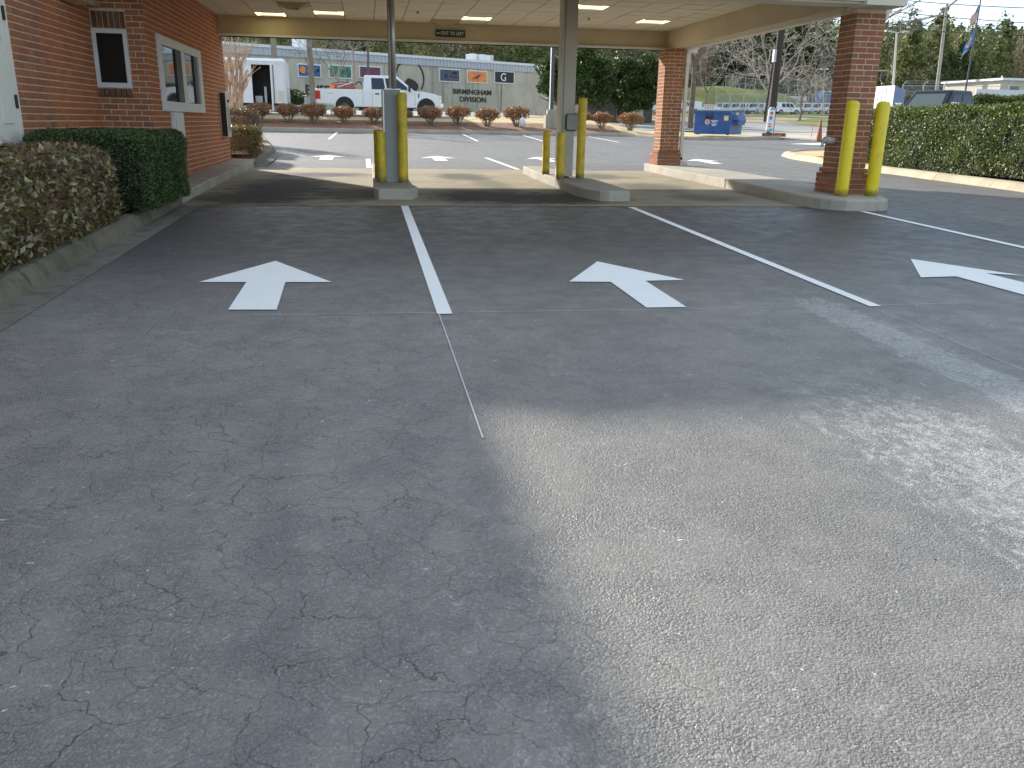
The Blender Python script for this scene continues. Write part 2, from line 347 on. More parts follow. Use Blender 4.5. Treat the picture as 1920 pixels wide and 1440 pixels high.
lf_pine = leafmat('pine_needle', [(.03, .055, .016), (.05, .085, .022), (.08, .115, .03), (.036, .065, .02)], .6, .25)
lf_pine2 = leafmat('light_pine_needle', [(.10, .13, .035), (.14, .17, .045), (.19, .21, .06), (.08, .10, .03)], .6, .3)
lf_brown = leafmat('bare_twig_haze', [(.24, .19, .14), (.30, .24, .18), (.18, .14, .10), (.33, .26, .17)], .9, .1)
lf_olive = leafmat('olive_twig_haze', [(.22, .20, .07), (.29, .25, .10), (.18, .16, .07), (.33, .27, .12)], .9, .2)

# ------------------------------------------------------------------ object helpers
def wloc(o):
    v = Vector((0, 0, 0))
    while o is not None: v += o.location; o = o.parent
    return v
def tag(o, label, cat, group=None):
    o['label'] = label; o['category'] = cat
    if group: o['group'] = group
    return o
def thing(name, loc, label, cat, group=None, rz=0.):
    o = bpy.data.objects.new(name, None); COL.objects.link(o); o.empty_display_size = .2
    o.location = tuple(float(v) for v in loc); o.rotation_euler.z = rz
    return tag(o, label, cat, group)
class MB:
    def __init__(s): s.v = []; s.f = []
    def quad(s, pts): i = len(s.v); s.v += [tuple(map(float, p)) for p in pts]; s.f.append(tuple(range(i, i + len(pts)))); return s
    def hexa(s, p):
        i = len(s.v); s.v += [tuple(map(float, q)) for q in p]
        for f in ((0, 3, 2, 1), (4, 5, 6, 7), (0, 1, 5, 4), (1, 2, 6, 5), (2, 3, 7, 6), (3, 0, 4, 7)): s.f.append(tuple(i + k for k in f))
        return s
    def box(s, a, b):
        (x0, y0, z0), (x1, y1, z1) = a, b
        x0, x1 = min(x0, x1), max(x0, x1); y0, y1 = min(y0, y1), max(y0, y1); z0, z1 = min(z0, z1), max(z0, z1)
        return s.hexa([(x0, y0, z0), (x1, y0, z0), (x1, y1, z0), (x0, y1, z0), (x0, y0, z1), (x1, y0, z1), (x1, y1, z1), (x0, y1, z1)])
    def prism(s, pts, z0, z1):                     # pts list (x,y) ccw ; z0/z1 numbers or functions
        n = len(pts); i = len(s.v); f0 = z0 if callable(z0) else (lambda x, y: z0); f1 = z1 if callable(z1) else (lambda x, y: z1)
        s.v += [(float(x), float(y), float(f0(x, y))) for x, y in pts] + [(float(x), float(y), float(f1(x, y))) for x, y in pts]
        s.f.append(tuple(i + k for k in reversed(range(n)))); s.f.append(tuple(i + n + k for k in range(n)))
        for k in range(n): s.f.append((i + k, i + (k + 1) % n, i + n + (k + 1) % n, i + n + k))
        return s
    def extr(s, pts, axis, a, b):                  # polygon in the plane normal to axis ('x' -> (y,z); 'y' -> (x,z)), extruded a..b
        n = len(pts); i = len(s.v)
        for t in (a, b):
            for p, q in pts: s.v.append((t, p, q) if axis == 'x' else (p, t, q))
        s.f.append(tuple(i + k for k in range(n))); s.f.append(tuple(i + n + k for k in reversed(range(n))))
        for k in range(n): s.f.append((i + (k + 1) % n, i + k, i + n + k, i + n + (k + 1) % n))
        return s
    def tube(s, p0, p1, r0, r1=None, n=10, caps=True):
        r1 = r0 if r1 is None else r1; p0 = Vector(p0); p1 = Vector(p1); d = (p1 - p0)
        if d.length < 1e-6: return s
        d.normalize(); u = d.orthogonal().normalized(); w = d.cross(u); i = len(s.v)
        for p, r in ((p0, r0), (p1, r1)):
            for k in range(n):
                a = 2 * math.pi * k / n; s.v.append(tuple(p + u * (r * math.cos(a)) + w * (r * math.sin(a))))
        for k in range(n): s.f.append((i + k, i + (k + 1) % n, i + n + (k + 1) % n, i + n + k))
        if caps: s.f.append(tuple(i + k for k in reversed(range(n)))); s.f.append(tuple(i + n + k for k in range(n)))
        return s
    def path(s, pts, r, n=8):
        for a, b in zip(pts[:-1], pts[1:]): s.tube(a, b, r, r, n)
        return s
    def lathe(s, c, prof, n=16):                   # prof [(r,z)] around vertical axis at c
        i = len(s.v); m = len(prof)
        for r, z in prof:
            for k in range(n):
                a = 2 * math.pi * k / n; s.v.append((c[0] + r * math.cos(a), c[1] + r * math.sin(a), c[2] + z))
        for j in range(m - 1):
            for k in range(n): s.f.append((i + j * n + k, i + j * n + (k + 1) % n, i + (j + 1) * n + (k + 1) % n, i + (j + 1) * n + k))
        s.f.append(tuple(i + k for k in reversed(range(n)))); s.f.append(tuple(i + (m - 1) * n + k for k in range(n)))
        return s
    def build(s, name, mat, parent=None, local=False, smooth=False, bevel=0., seg=2):
        o = mesh_obj(name, np.array(s.v), s.f, mat, parent, local)
        if smooth:
            for p in o.data.polygons: p.use_smooth = True
        if bevel:
            b = o.modifiers.new('bevel', 'BEVEL'); b.width = bevel; b.segments = seg; b.limit_method = 'ANGLE'; b.angle_limit = math.radians(35)
        return o
def mesh_obj(name, v, f, mat, parent=None, local=False):
    me = bpy.data.meshes.new(name); off = np.array([0., 0, 0])
    if parent is not None and not local: off = np.array(wloc(parent))
    me.from_pydata((np.asarray(v, float) - off).tolist(), [], f if isinstance(f, list) else f.tolist()); me.update()
    mats = mat if isinstance(mat, (list, tuple)) else [mat]
    for m in mats: me.materials.append(m)
    o = bpy.data.objects.new(name, me); COL.objects.link(o)
    if parent is not None: o.parent = parent
    return o
def fastmesh(name, v, nper, mats, parent=None, midx=None, local=False, smooth=False):   # v (N,nper,3): N separate faces
    v = np.asarray(v, np.float32); n = len(v)
    if parent is not None and not local: v = v - np.array(wloc(parent), np.float32)
    me = bpy.data.meshes.new(name); me.vertices.add(n * nper); me.vertices.foreach_set('co', v.reshape(-1))
    me.loops.add(n * nper); me.loops.foreach_set('vertex_index', np.arange(n * nper, dtype=np.int32))
    me.polygons.add(n); me.polygons.foreach_set('loop_start', np.arange(0, n * nper, nper, dtype=np.int32))
    for m in mats: me.materials.append(m)
    if midx is not None: me.polygons.foreach_set('material_index', np.asarray(midx, np.int32))
    me.update(calc_edges=True)
    o = bpy.data.objects.new(name, me); COL.objects.link(o)
    if parent is not None: o.parent = parent
    return o
def struct(o): o['kind'] = 'structure'; return o
def stuff(o): o['kind'] = 'stuff'; return o
def unit(a): return a / (np.linalg.norm(a, axis=-1, keepdims=True) + 1e-9)
def leaves(P, size, aspect=.5, out=None, outw=.0, jit=.3, up=0.):
    """diamond leaves at points P, random facing (optionally biased to `out`)"""
    n = len(P); nr = rng.normal(size=(n, 3)); nr = unit(nr)
    if out is not None: nr = unit(nr + out * outw)
    if up: nr = unit(nr + np.array([0, 0, up]))
    t = unit(np.cross(nr, rng.normal(size=(n, 3)))); s = np.cross(nr, t)
    sz = size * (1 + jit * rng.normal(size=(n, 1)).clip(-1.5, 2)); 
    a = P - t * sz * .5; b = P + t * sz * .5; m = P + t * sz * .05
    l = m + s * sz * aspect * .5 + nr * sz * .06; r = m - s * sz * aspect * .5 + nr * sz * .06
    return np.stack([a, r, b, l], 1)
def clone(o, parent=None):
    c = o.copy(); COL.objects.link(c); c.parent = parent
    for ch in list(o.children): clone(ch, c)
    return c
def rename_clone(root, label, loc, rz=None):
    c = clone(root); c.location = tuple(float(v) for v in loc); c['label'] = label
    if rz is not None: c.rotation_euler.z = rz
    return c
def text(s, name, mat, parent, loc, size, rot, extrude=.01, align='CENTER', wscale=1., spacing=1.):
    cu = bpy.data.curves.new(name, 'FONT'); cu.body = s; cu.size = size; cu.extrude = extrude; cu.align_x = align; cu.align_y = 'CENTER'
    cu.space_character = spacing; cu.offset = size * .008
    o = bpy.data.objects.new(name, cu); COL.objects.link(o); cu.materials.append(mat)
    if parent is not None: o.parent = parent; loc = Vector(loc) - wloc(parent)
    o.location = loc; o.rotation_euler = rot; o.scale = (wscale, 1, 1); return o
def solidify_text(o):
    bpy.context.view_layer.update(); dg = bpy.context.evaluated_depsgraph_get(); me = bpy.data.meshes.new_from_object(o.evaluated_get(dg))
    n = bpy.data.objects.new(o.name, me); COL.objects.link(n); n.parent = o.parent; n.location = o.location; n.rotation_euler = o.rotation_euler; n.scale = o.scale
    if not me.materials: me.materials.append(o.data.materials[0])
    bpy.data.objects.remove(o); n.name = 'lettering'; return n

# ------------------------------------------------------------------ ground sheets
KY = [-8, 0, 13, 15, 20, 40, 41, 42, 43, 44.5, 46, 48, 50, 60, 75, 110, 150]
KX = [11.5, 12.5, 13.5, 14.5, 16]
def sheet(name, pts, mat, dz, cutx=None, kind='structure'):
    bm = bmesh.new(); vs = [bm.verts.new((float(p[0]), float(p[1]), 0)) for p in pts]; bm.faces.new(vs)
    ys = [p[1] for p in pts]
    for k in KY:
        if min(ys) < k < max(ys): bmesh.ops.bisect_plane(bm, geom=bm.verts[:] + bm.edges[:] + bm.faces[:], plane_co=(0, k, 0), plane_no=(0, 1, 0))
    if max(ys) > 41:
        for k in (cutx or KX): bmesh.ops.bisect_plane(bm, geom=bm.verts[:] + bm.edges[:] + bm.faces[:], plane_co=(k, 0, 0), plane_no=(1, 0, 0))
    bmesh.ops.triangulate(bm, faces=[f for f in bm.faces if len(f.verts) > 4])
    for v in bm.verts: v.co.z = G(v.co.x, v.co.y) + dz
    bmesh.ops.recalc_face_normals(bm, faces=bm.faces[:])
    if sum(f.normal.z for f in bm.faces) < 0: bmesh.ops.reverse_faces(bm, faces=bm.faces[:])
    me = bpy.data.meshes.new(name); bm.to_mesh(me); bm.free(); me.materials.append(mat)
    o = bpy.data.objects.new(name, me); COL.objects.link(o)
    if kind: o['kind'] = kind
    return o
# big terrain: near flat part + wooded hill to the horizon
ys = list(np.concatenate([[-60, -30, -10, 0, 13, 15, 20, 30, 40, 41, 42, 43, 44.5, 46, 48, 50, 55, 60, 67, 75, 90, 110, 130], np.linspace(150, 700, 45)]))
xs = list(np.concatenate([[-500, -350, -220, -140, -90, -60, -40, -25, -12, -4], np.arange(0, 30, 1.5), np.linspace(32, 650, 60)]))
V = []; Fc = []
for y in ys:
    for x in xs: V.append((x, y, G(x, max(y, -10)) - (.06 if y < 150 else .06)))
nx = len(xs)
for j in range(len(ys) - 1):
    for i in range(nx - 1): Fc.append((j * nx + i, j * nx + i + 1, (j + 1) * nx + i + 1, (j + 1) * nx + i))
struct(mesh_obj('ground', V, Fc, [hillm]))
sheet('asphalt_lot', [(-2.26, -8), (60, -8), (60, 30), (22, 33), (21.3, 38.3), (20.9, 41), (17.7, 38.7), (14.7, 37.9), (13.6, 38.2), (12.9, 39.2), (12.5, 40.9), (-5.4, 40.9), (-4.6, 38), (-3.7, 33), (-2.8, 27.5), (-2.5, 25.8), (-2.26, 22.5), (-2.26, 12)], asph2, 0.)
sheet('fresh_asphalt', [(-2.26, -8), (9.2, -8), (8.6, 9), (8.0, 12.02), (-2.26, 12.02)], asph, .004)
sheet('drive_through_pad', [(-2.56, 12.0), (6.9, 12.0), (6.9, 19.95), (-2.6, 20.1)], padmat, .008)
sheet('left_gutter', [(-2.62, -8), (-2.24, -8), (-2.25, 6), (-2.23, 12.0), (-2.62, 12.0)], guttermat, .008)
sheet('rear_gutter', [(-2.6, 20.1), (-2.26, 20.1), (-2.3, 22.6), (-2.32, 25.0), (-2.62, 27.4), (-2.9, 27.4), (-2.6, 25)], guttermat, .008)
def line(name, pts, wd, mat, dz, label=None, cat=None, group=None):
    (x0, y0), (x1, y1) = pts; d = np.array([x1 - x0, y1 - y0]); d /= np.linalg.norm(d); n = np.array([-d[1], d[0]]) * wd / 2
    o = sheet(name, [(x0 - n[0], y0 - n[1]), (x1 - n[0], y1 - n[1]), (x1 + n[0], y1 + n[1]), (x0 + n[0], y0 + n[1])], mat, dz, kind='structure'); return o
line('painted_line', [(.495, 5.67), (.495, 12.0)], .105, paint, .010)
line('painted_line', [(3.735, 5.65), (3.75, 11.9)], .095, paint, .010)
line('painted_line', [(7.11, 8.0), (7.10, 11.4)], .11, paint, .010)
line('painted_line', [(7.11, 3.0), (7.11, 8.001)], .11, paint, .010)
line('chalk_line', [(-.85, 5.75), (2.2, 5.68)], .006, chalk, .009)
line('chalk_line', [(2.2, 5.68), (4.6, 5.70)], .005, chalk, .0095)
line('chalk_line', [(.46, 3.40), (.455, 5.66)], .008, chalk, .0095)
line('chalk_line', [(3.66, 2.6), (3.69, 5.6)], .004, chalk, .0095)
for a, b in (((4.43, 40.6), (4.3, 33.9)), ((7.27, 40.6), (7.06, 34.2)), ((10.35, 40.5), (10.25, 34.6)), ((1.6, 40.6), (1.5, 33.9)), ((-1.3, 40.6), (-1.4, 33.9))): line('parking_line', [a, b], .10, paint, .006)
line('parking_line', [(3.30, 24.2), (3.52, 20.15)], .12, paint, .006)
line('parking_line', [(.02, 23.2), (.04, 20.2)], .12, paint, .006)
sheet('stop_line', [gp(1478, 270)[:2], gp(1546, 272)[:2], gp(1550, 268)[:2]], paint, .006)
def arrow(pts, dz=.010): sheet('painted_arrow', [gp(*p)[:2] for p in pts], paint, dz)
arrow([(517, 491), (373, 531), (462, 531), (428, 583), (519, 583), (535, 531), (622, 531)])
arrow([(1120, 492), (1067, 530), (1145, 530.5), (1212, 579), (1287, 578), (1210, 528.5), (1284, 527)])
arrow([(1707, 487), (1726, 522), (1792, 520), (1960, 566), (1990, 549), (1848, 514), (1921, 519)])
def farrow(cx, y0, dx=0.):
    sheet('painted_arrow', [(cx + dx, y0 + 1.9), (cx - .5, y0 + 1.05), (cx - .17, y0 + 1.05), (cx - .17, y0), (cx + .17, y0), (cx + .17, y0 + 1.05), (cx + .5, y0 + 1.05)], paint, .006)
farrow(-1.05, 22.75); farrow(1.93, 22.8); farrow(4.9, 22.9); farrow(9.6, 22.8, .1)
# verge, road and turf beyond the kerbs
sheet('pine_straw_bed', [(-5.2, 41.1), (12.3, 41.1), (12.6, 44.2), (-20, 44.2), (-20, 41.1)], mulch, .02)
sheet('dry_grass_verge', [(-22, 44.2), (12.6, 44.2), (12.3, 41.1), (12.9, 40.0), (13.8, 38.5), (14.7, 38.1), (17.7, 38.9), (20.7, 41.2), (19.6, 46), (17, 49.5), (-22, 49.5)], drygrass, .015)
sheet('upper_lot', [(-40, 45.4), (5.0, 45.4), (5.0, 49.3), (16, 49.5), (30, 52), (30, 78), (-40, 60)], roadm, .03)
sheet('access_road', [(20, 49), (90, 62), (130, 100), (60, 84), (30, 78), (17, 49.4)], roadm, .035)
sheet('pale_driveway', [(20.9, 41.2), (21.6, 37), (28, 36), (40, 44), (46, 60), (34, 58), (20, 49), (19.6, 46)], drivem, .02)
sheet('green_lawn', [gp(1475, 231)[:2], gp(1560, 241)[:2], gp(1640, 244)[:2], gp(1640, 222)[:2], gp(1520, 222)[:2]], greengrass, .06)
sheet('van_lot', [(30, 108), (150, 108), (170, 160), (30, 160)], drivem, .08)
sheet('dry_grass_field', [(16.5, 50), (40, 55), (170, 60), (170, 107.9), (12, 107.9), (12, 66)], drygrass, .02)
# left planting bed near the camera, and the bed round the hedge on the right
sheet('left_planting_bed', [(-3.755, -8), (-2.63, -8), (-2.63, 12.25), (-3.05, 12.25), (-3.05, 13.45), (-3.755, 13.45)], soil, .13)
sheet('rear_planting_bed', [(-12, 20.7), (-2.72, 20.7), (-2.76, 22.6), (-2.72, 25.6), (-3.0, 27.6), (-3.9, 33), (-4.8, 38), (-5.5, 41), (-12, 41)], mulch, .14)
RK = [(11.0, 8.0), (12.25, 13.0), (12.55, 15.6), (12.75, 17.7), (12.95, 19.3), (13.0, 20.7), (13.0, 22.5), (13.15, 25.3), (13.6, 26.8), (14.6, 28.0), (16.4, 28.9), (19, 29.3), (40, 31)]
sheet('right_planting_bed', RK + [(40, 8)], soil, .12)
sheet('hedge_end_turf', [(13.25, 24.5), (13.35, 25.6), (13.8, 26.7), (14.8, 27.6), (16.6, 28.5), (19, 28.8), (19, 24.2)], drygrass, .135)

# ------------------------------------------------------------------ kerbs
def sweep(name, pts, prof, mat, side=1, breaks=0):
    """prof [(offset, height)] ; offset measured to the right of the travel direction times side"""
    P = [np.array(p, float) for p in pts]; Q = []
    for a, b in zip(P[:-1], P[1:]):
        n = max(1, int(np.linalg.norm(b - a) / .5))
        for k in range(n): Q.append(a + (b - a) * k / n)
    Q.append(P[-1]); V = []; Fc = []; m = len(prof)
    for i, q in enumerate(Q):
        d = Q[min(i + 1, len(Q) - 1)] - Q[max(i - 1, 0)]; d /= np.linalg.norm(d); nrm = np.array([d[1], -d[0]]) * side
        for o, h in prof:
            x, y = q + nrm * o; V.append((x, y, min(G(x, y), G(q[0], q[1]) + .02) + h))
    for i in range(len(Q) - 1):
        for j in range(m - 1):
            f = (i * m + j, i * m + j + 1, (i + 1) * m + j + 1, (i + 1) * m + j); Fc.append(f if side > 0 else f[::-1])
    Fc.append(tuple(range(m))); Fc.append(tuple((len(Q) - 1) * m + k for k in reversed(range(m))))
    o = mesh_obj(name, V, Fc, mat); struct(o); return o
rolled = [(.0, -.05), (.0, .0), (-.02, .06), (-.05, .12), (-.09, .145), (-.16, .15), (-.18, .13), (-.18, -.05)]
# near left kerb in 3 m lengths (face to the east)
yy = -8.
while yy < 12.1:
    y2 = min(yy + 2.45, 12.2); sweep('kerb', [(-2.50, yy + .006), (-2.50, y2 - .006)], rolled, kerbmoss); yy = y2
sweep('rear_kerb', [(-2.54, 20.75), (-2.56, 22.6), (-2.54, 25.0), (-2.8, 27.4), (-3.6, 32.6), (-4.6, 37.6), (-5.3, 40.7)], rolled, kerbmoss)
sweep('far_kerb', [(-5.4, 40.92), (-2, 40.92), (3, 40.92), (8, 40.92), (12.2, 40.92), (12.75, 39.9), (13.5, 38.6), (14.7, 37.95), (17.7, 38.75), (20.6, 41.1)], [(o - .02, h) for o, h in rolled], kerbmat)
yy = 0
KR = RK
for a, b in zip(KR[:-1], KR[1:]):
    a = np.array(a); b = np.array(b); d = b - a; l = np.linalg.norm(d); n = max(1, round(l / 2.6))
    for k in range(n):
        p = a + d * (k / n); q = a + d * ((k + 1) / n); u = d / l * .006
        if l < 1.6 and n == 1: u = d * 0
        sweep('hedge_kerb', [p + u, q - u], [(.10, -.05), (.10, .0), (.06, .07), (.0, .13), (-.06, .155), (-.14, .16), (-.2, .13), (-.2, -.05)][::1], kerbgold, side=-1)

# walkway by the teller wall
def slab(name, pts, h, mat, bev=.02):
    m = MB().prism(pts, lambda x, y: G(x, y) - .05, lambda x, y: G(x, y) + h)
    o = m.build(name, mat, bevel=bev); return struct(o)
slab('walkway', [(-3.06, 12.27), (-2.50, 12.25), (-2.50, 15.0), (-3.06, 15.0)], .15, islmat)
slab('walkway', [(-3.06, 15.01), (-2.50, 15.01), (-2.53, 20.0), (-3.06, 20.0)], .15, islmat)
slab('walkway', [(-3.06, 20.01), (-2.53, 20.01), (-2.56, 20.6), (-3.06, 20.6)], .15, islmat)
# islands
def arc(cx, cy, r, a0, a1, n=8): return [(cx + r * math.cos(math.radians(a0 + (a1 - a0) * k / n)), cy + r * math.sin(math.radians(a0 + (a1 - a0) * k / n))) for k in range(n + 1)]
slab('traffic_island', [(.08, 12.95), (.15, 12.80), (.64, 12.80), (.75, 13.15), (.62, 14.3), (.60, 19.4), (.10, 19.4)], .16, islmat, .015)
slab('traffic_island', [(3.30, 13.35), (3.38, 12.92), (3.50, 12.70), (3.62, 12.62), (3.96, 12.64), (4.02, 13.1), (3.98, 14.95), (3.30, 14.95)], .16, islmat, .015)
slab('traffic_island', [(3.30, 14.955), (3.98, 14.955), (3.90, 17.2), (3.80, 18.85), (3.40, 18.85), (3.32, 17.3)], .16, islmat, .015)
slab('traffic_island', [(6.50, 14.99), (6.50, 12.6), (6.55, 11.95), (6.62, 11.75), (6.72, 11.62), (6.9, 11.5), (7.45, 11.47), (7.62, 11.6), (7.72, 11.85), (7.76, 12.3), (7.74, 14.99)], .17, islmat, .03)
slab('traffic_island', [(6.50, 15.0), (7.74, 15.0), (7.70, 20.3), (6.66, 20.3), (6.52, 17.2)], .17, islmat, .015)

# ------------------------------------------------------------------ bricks
CO = .079
BH = .066
def view_size(c, nrm, wd, hh):
    d = np.array(c) - CAM; dist = np.linalg.norm(d)
    cs = -np.dot(d / dist, nrm)
    if cs <= .01: return 0.
    cc = M3.T @ d
    if cc[2] <= 0: return 0.
    px = cc[0] / cc[2] * FPX + 960; py = cc[1] / cc[2] * FPX + 720
    if not (-60 < px < 1980 and -60 < py < 1500): return 0.
    return cs * wd * hh / dist ** 2
def lay(parent, bricks, mat, limit=300, label=None):
    """bricks: (cx,cy,cz, sx,sy,sz, size_in_view)"""
    bricks.sort(key=lambda b: -b[6]); cache = {}; off = wloc(parent)
    def bm_box(sx, sy, sz):
        k = (round(sx, 3), round(sy, 3), round(sz, 3))
        if k not in cache:
            m = MB().box((-sx / 2, -sy / 2, -sz / 2), (sx / 2, sy / 2, sz / 2)); me = bpy.data.meshes.new('brick'); me.from_pydata(m.v, [], m.f); me.update(); me.materials.append(mat); cache[k] = me
        return cache[k]
    for b in bricks[:limit]:
        o = bpy.data.objects.new('brick', bm_box(*b[3:6])); COL.objects.link(o); o.parent = parent
        o.location = Vector(b[:3]) - off + Vector((rnd.uniform(-.001, .001), rnd.uniform(-.001, .001), rnd.uniform(-.0008, .0008)))
        o.rotation_euler = (rnd.uniform(-.004, .004), rnd.uniform(-.004, .004), rnd.uniform(-.006, .006))
    rest = bricks[limit:]
    if rest:
        m = MB()
        for x, y, z, sx, sy, sz, _ in rest:
            j = rnd.uniform(-.001, .001); m.box((x - sx / 2 + j, y - sy / 2 + j, z - sz / 2), (x + sx / 2 + j, y + sy / 2 + j, z + sz / 2))
        stuff(m.build('brickwork', mat, parent))
def wall_bricks(axis, plane, nrm, a0, a1, z0, z1, holes, bl=.206, depth=.05, proud=.0045, phase=0.):
    """axis 'x': wall runs along x at y=plane ; 'y': runs along y at x=plane. Faces stand `proud` of plane along nrm."""
    out = []; k = 0; z = z0
    while z + CO <= z1 + 1e-6:
        s = a0 - bl * (.5 if k % 2 else 0) - phase
        while s < a1:
            lo = max(s + .0065, a0 + .002); hi = min(s + bl - .0065, a1 - .002)
            segs = [(lo, hi)]
            for (h0, h1, hz0, hz1) in holes:
                if z + CO * .5 > hz0 and z + CO * .5 < hz1:
                    ns = []
                    for (p, q) in segs:
                        if q <= h0 or p >= h1: ns.append((p, q))
                        else:
                            if p < h0: ns.append((p, h0 - .006))
                            if q > h1: ns.append((h1 + .006, q))
                    segs = ns
            for (p, q) in segs:
                if q - p < .025: continue
                c = (p + q) / 2; L_ = q - p; pc = plane - nrm * (depth / 2 - proud)
                if axis == 'x': out.append([c, pc, z + CO / 2, L_, depth, BH, view_size((c, plane, z + CO / 2), np.array([0, nrm, 0]), L_, BH)])
                else: out.append([pc, c, z + CO / 2, depth, L_, BH, view_size((plane, c, z + CO / 2), np.array([nrm, 0, 0]), L_, BH)])
            s += bl
        z += CO; k += 1
    return out
W = -3.05; XP = -3.76; YQ = 13.48
bank = thing('bank_building', (-6, 12, .3), 'red brick bank building with teller window and white door at the left edge', 'building')
w2 = (14.11, 17.51, 1.48, 2.58); w1 = (-3.755, -3.29, 1.78, 2.56)
z0 = .30
DY0, DY1 = 9.35, 10.44
# mortar cores
m = MB()
m.box((-8, YQ + .002, .1), (W - .001, 20.5, 3.69)); m.box((-8, DY1, .0), (XP - .001, YQ + .002, 3.5)); m.box((-8, -8, -.3), (XP - .001, DY0, 3.5)); m.box((-8, DY0, 2.85), (XP - .001, DY1, 3.5)); m.box((-8, DY0, -.1), (XP - .12, DY1, 2.85))
m.build('wall', mortar, bank)
br = wall_bricks('y', W, 1, YQ, 20.5, z0 + CO, 3.55, [w2[:2] + w2[2:], (14.63, 15.35, 1.14, 1.48)])
br += wall_bricks('x', YQ, -1, XP, W, z0, 3.49, [(w1[0], w1[1], 1.72, 2.80)], phase=.06)
br += wall_bricks('y', XP, 1, DY1 + .01, YQ, z0, 3.49, [], phase=.1)
br += wall_bricks('y', XP, 1, 5.0, DY0 - .05, z0, 3.49, [])
lay(bank, br, brickm)
# soldier course over window 1 and rowlock sill
so_ = []
nx_ = 6
for i in range(nx_):
    x0 = XP + .02 + (w1[1] - XP - .02) * i / nx_; x1 = XP + .02 + (w1[1] - XP - .02) * (i + 1) / nx_
    so_.append([(x0 + x1) / 2, YQ + .014, 2.685, x1 - x0 - .014, .05, .215, 1.])
    so_.append([(x0 + x1) / 2, YQ - .0, 1.725, x1 - x0 - .014, .09, .085, 1.])
lay(bank, so_, soldier)
MB().box((XP + .01, YQ - .02, 1.655), (w1[1] + .01, YQ + .03, 1.672)).build('sill_ledge', soldier, bank)
# window 1
f = MB(); x0, x1, a, b = w1; fw = .055
f.box((x0, YQ - .035, a), (x0 + fw, YQ + .04, b)); f.box((x1 - fw, YQ - .035, a), (x1, YQ + .04, b)); f.box((x0 + fw, YQ - .033, b - fw), (x1 - fw, YQ + .04, b)); f.box((x0 + fw, YQ - .033, a), (x1 - fw, YQ + .04, a + .07))
win = f.build('window', whitetrim, bank, bevel=.004); MB().box((x0 + fw, YQ - .004, a + .07), (x1 - fw, YQ + .02, b - fw)).build('pane', glassdk, win)
# window 2 (teller window)
f = MB(); y0, y1, a, b = w2
f.box((W - .03, y0, a), (W + .045, y0 + .16, b)); f.box((W - .03, y1 - .30, a), (W + .045, y1, b)); f.box((W - .03, y0 + .16, b - .135), (W + .042, y1 - .30, b)); f.box((W - .03, y0 + .16, a), (W + .042, y1 - .30, a + .15))
tw = f.build('teller_window', whitetrim, bank, bevel=.005)
ya = atx(330, 150, W)[1]; yb = atx(340, 150, W)[1]; yc = atx(347, 150, W)[1]; yd = atx(363, 150, W)[1]
mz0, mz1 = a + .15, b - .135
MB().box((W - .02, y0 + .16, mz0), (W + .006, y1 - .30, mz1)).build('pane', glass, tw)
MB().box((W - .005, ya, mz0), (W + .03, yb, mz1)).build('mullion', blackm, tw)
MB().box((W - .005, yb, mz0), (W + .025, yc, mz1)).build('mullion', whitetrim, tw)
MB().box((W - .005, yd, mz0), (W + .028, yd + .22, mz1)).build('mullion', blackm, tw)
# deal drawer, night deposit box
dr = MB().box((W - .03, 14.63, 1.02), (W + .06, 15.35, 1.47)).build('deal_drawer', whitetrim, bank, bevel=.006)
MB().box((W + .06, 14.76, 1.12), (W + .075, 15.22, 1.40)).build('drawer_flap', alu, dr, bevel=.004)
MB().box((W + .075, 14.80, 1.15), (W + .08, 15.18, 1.37)).build('drawer_face', whitetrim, dr)
sb = MB().box((W - .03, 19.45, 1.0), (W + .14, 19.90, 1.92)).build('night_deposit_box', alu, bank, bevel=.006)
MB().box((W + .02, 19.442, 1.02), (W + .13, 19.448, 1.90)).build('box_side', blackm, sb)
MB().box((W + .142, 19.52, 1.12), (W + .146, 19.84, 1.62)).build('deposit_slot', greypaint, sb)
MB().tube((W + .14, 19.68, 1.74), (W + .165, 19.68, 1.74), .03).build('keypad', blackm, sb)
# door in the near wing
d = MB().box((XP - .06, DY0 + .08, .30), (XP + .0, DY1 - .06, 2.75)).build('door', doorwhite, bank, bevel=.004)
for zz in ((.48, 1.12), (1.3, 2.0), (2.15, 2.6)):
    for q in ((DY0 + .2, DY0 + .47), (DY0 + .62, DY1 - .18)):
        p = MB().box((XP + .0, q[0], zz[0]), (XP + .012, q[1], zz[1])); p.build('door_panel', doorwhite, d, bevel=.011)
for zz in (.55, 1.53, 2.42): MB().box((XP - .0, DY1 - .07, zz - .07), (XP + .022, DY1 - .035, zz + .07)).build('hinge', blackm, d)
fr = MB().box((XP - .1, DY1 - .055, .28), (XP + .018, DY1 + .012, 2.86)).box((XP - .1, DY0 - .06, .28), (XP + .018, DY0 + .07, 2.86)).box((XP - .1, DY0 + .07, 2.76), (XP + .016, DY1 - .055, 2.86)).build('door_frame', doorwhite, bank)
# eave along the near wing, roof mass
MB().box((-9, -8, 3.501), (-3.52, 11.54, 3.60)).build('eave', creamlt, bank)
MB().box((-9, -8, 3.601), (-3.9, 11.54, 3.64)).build('roof', metalroof, bank)
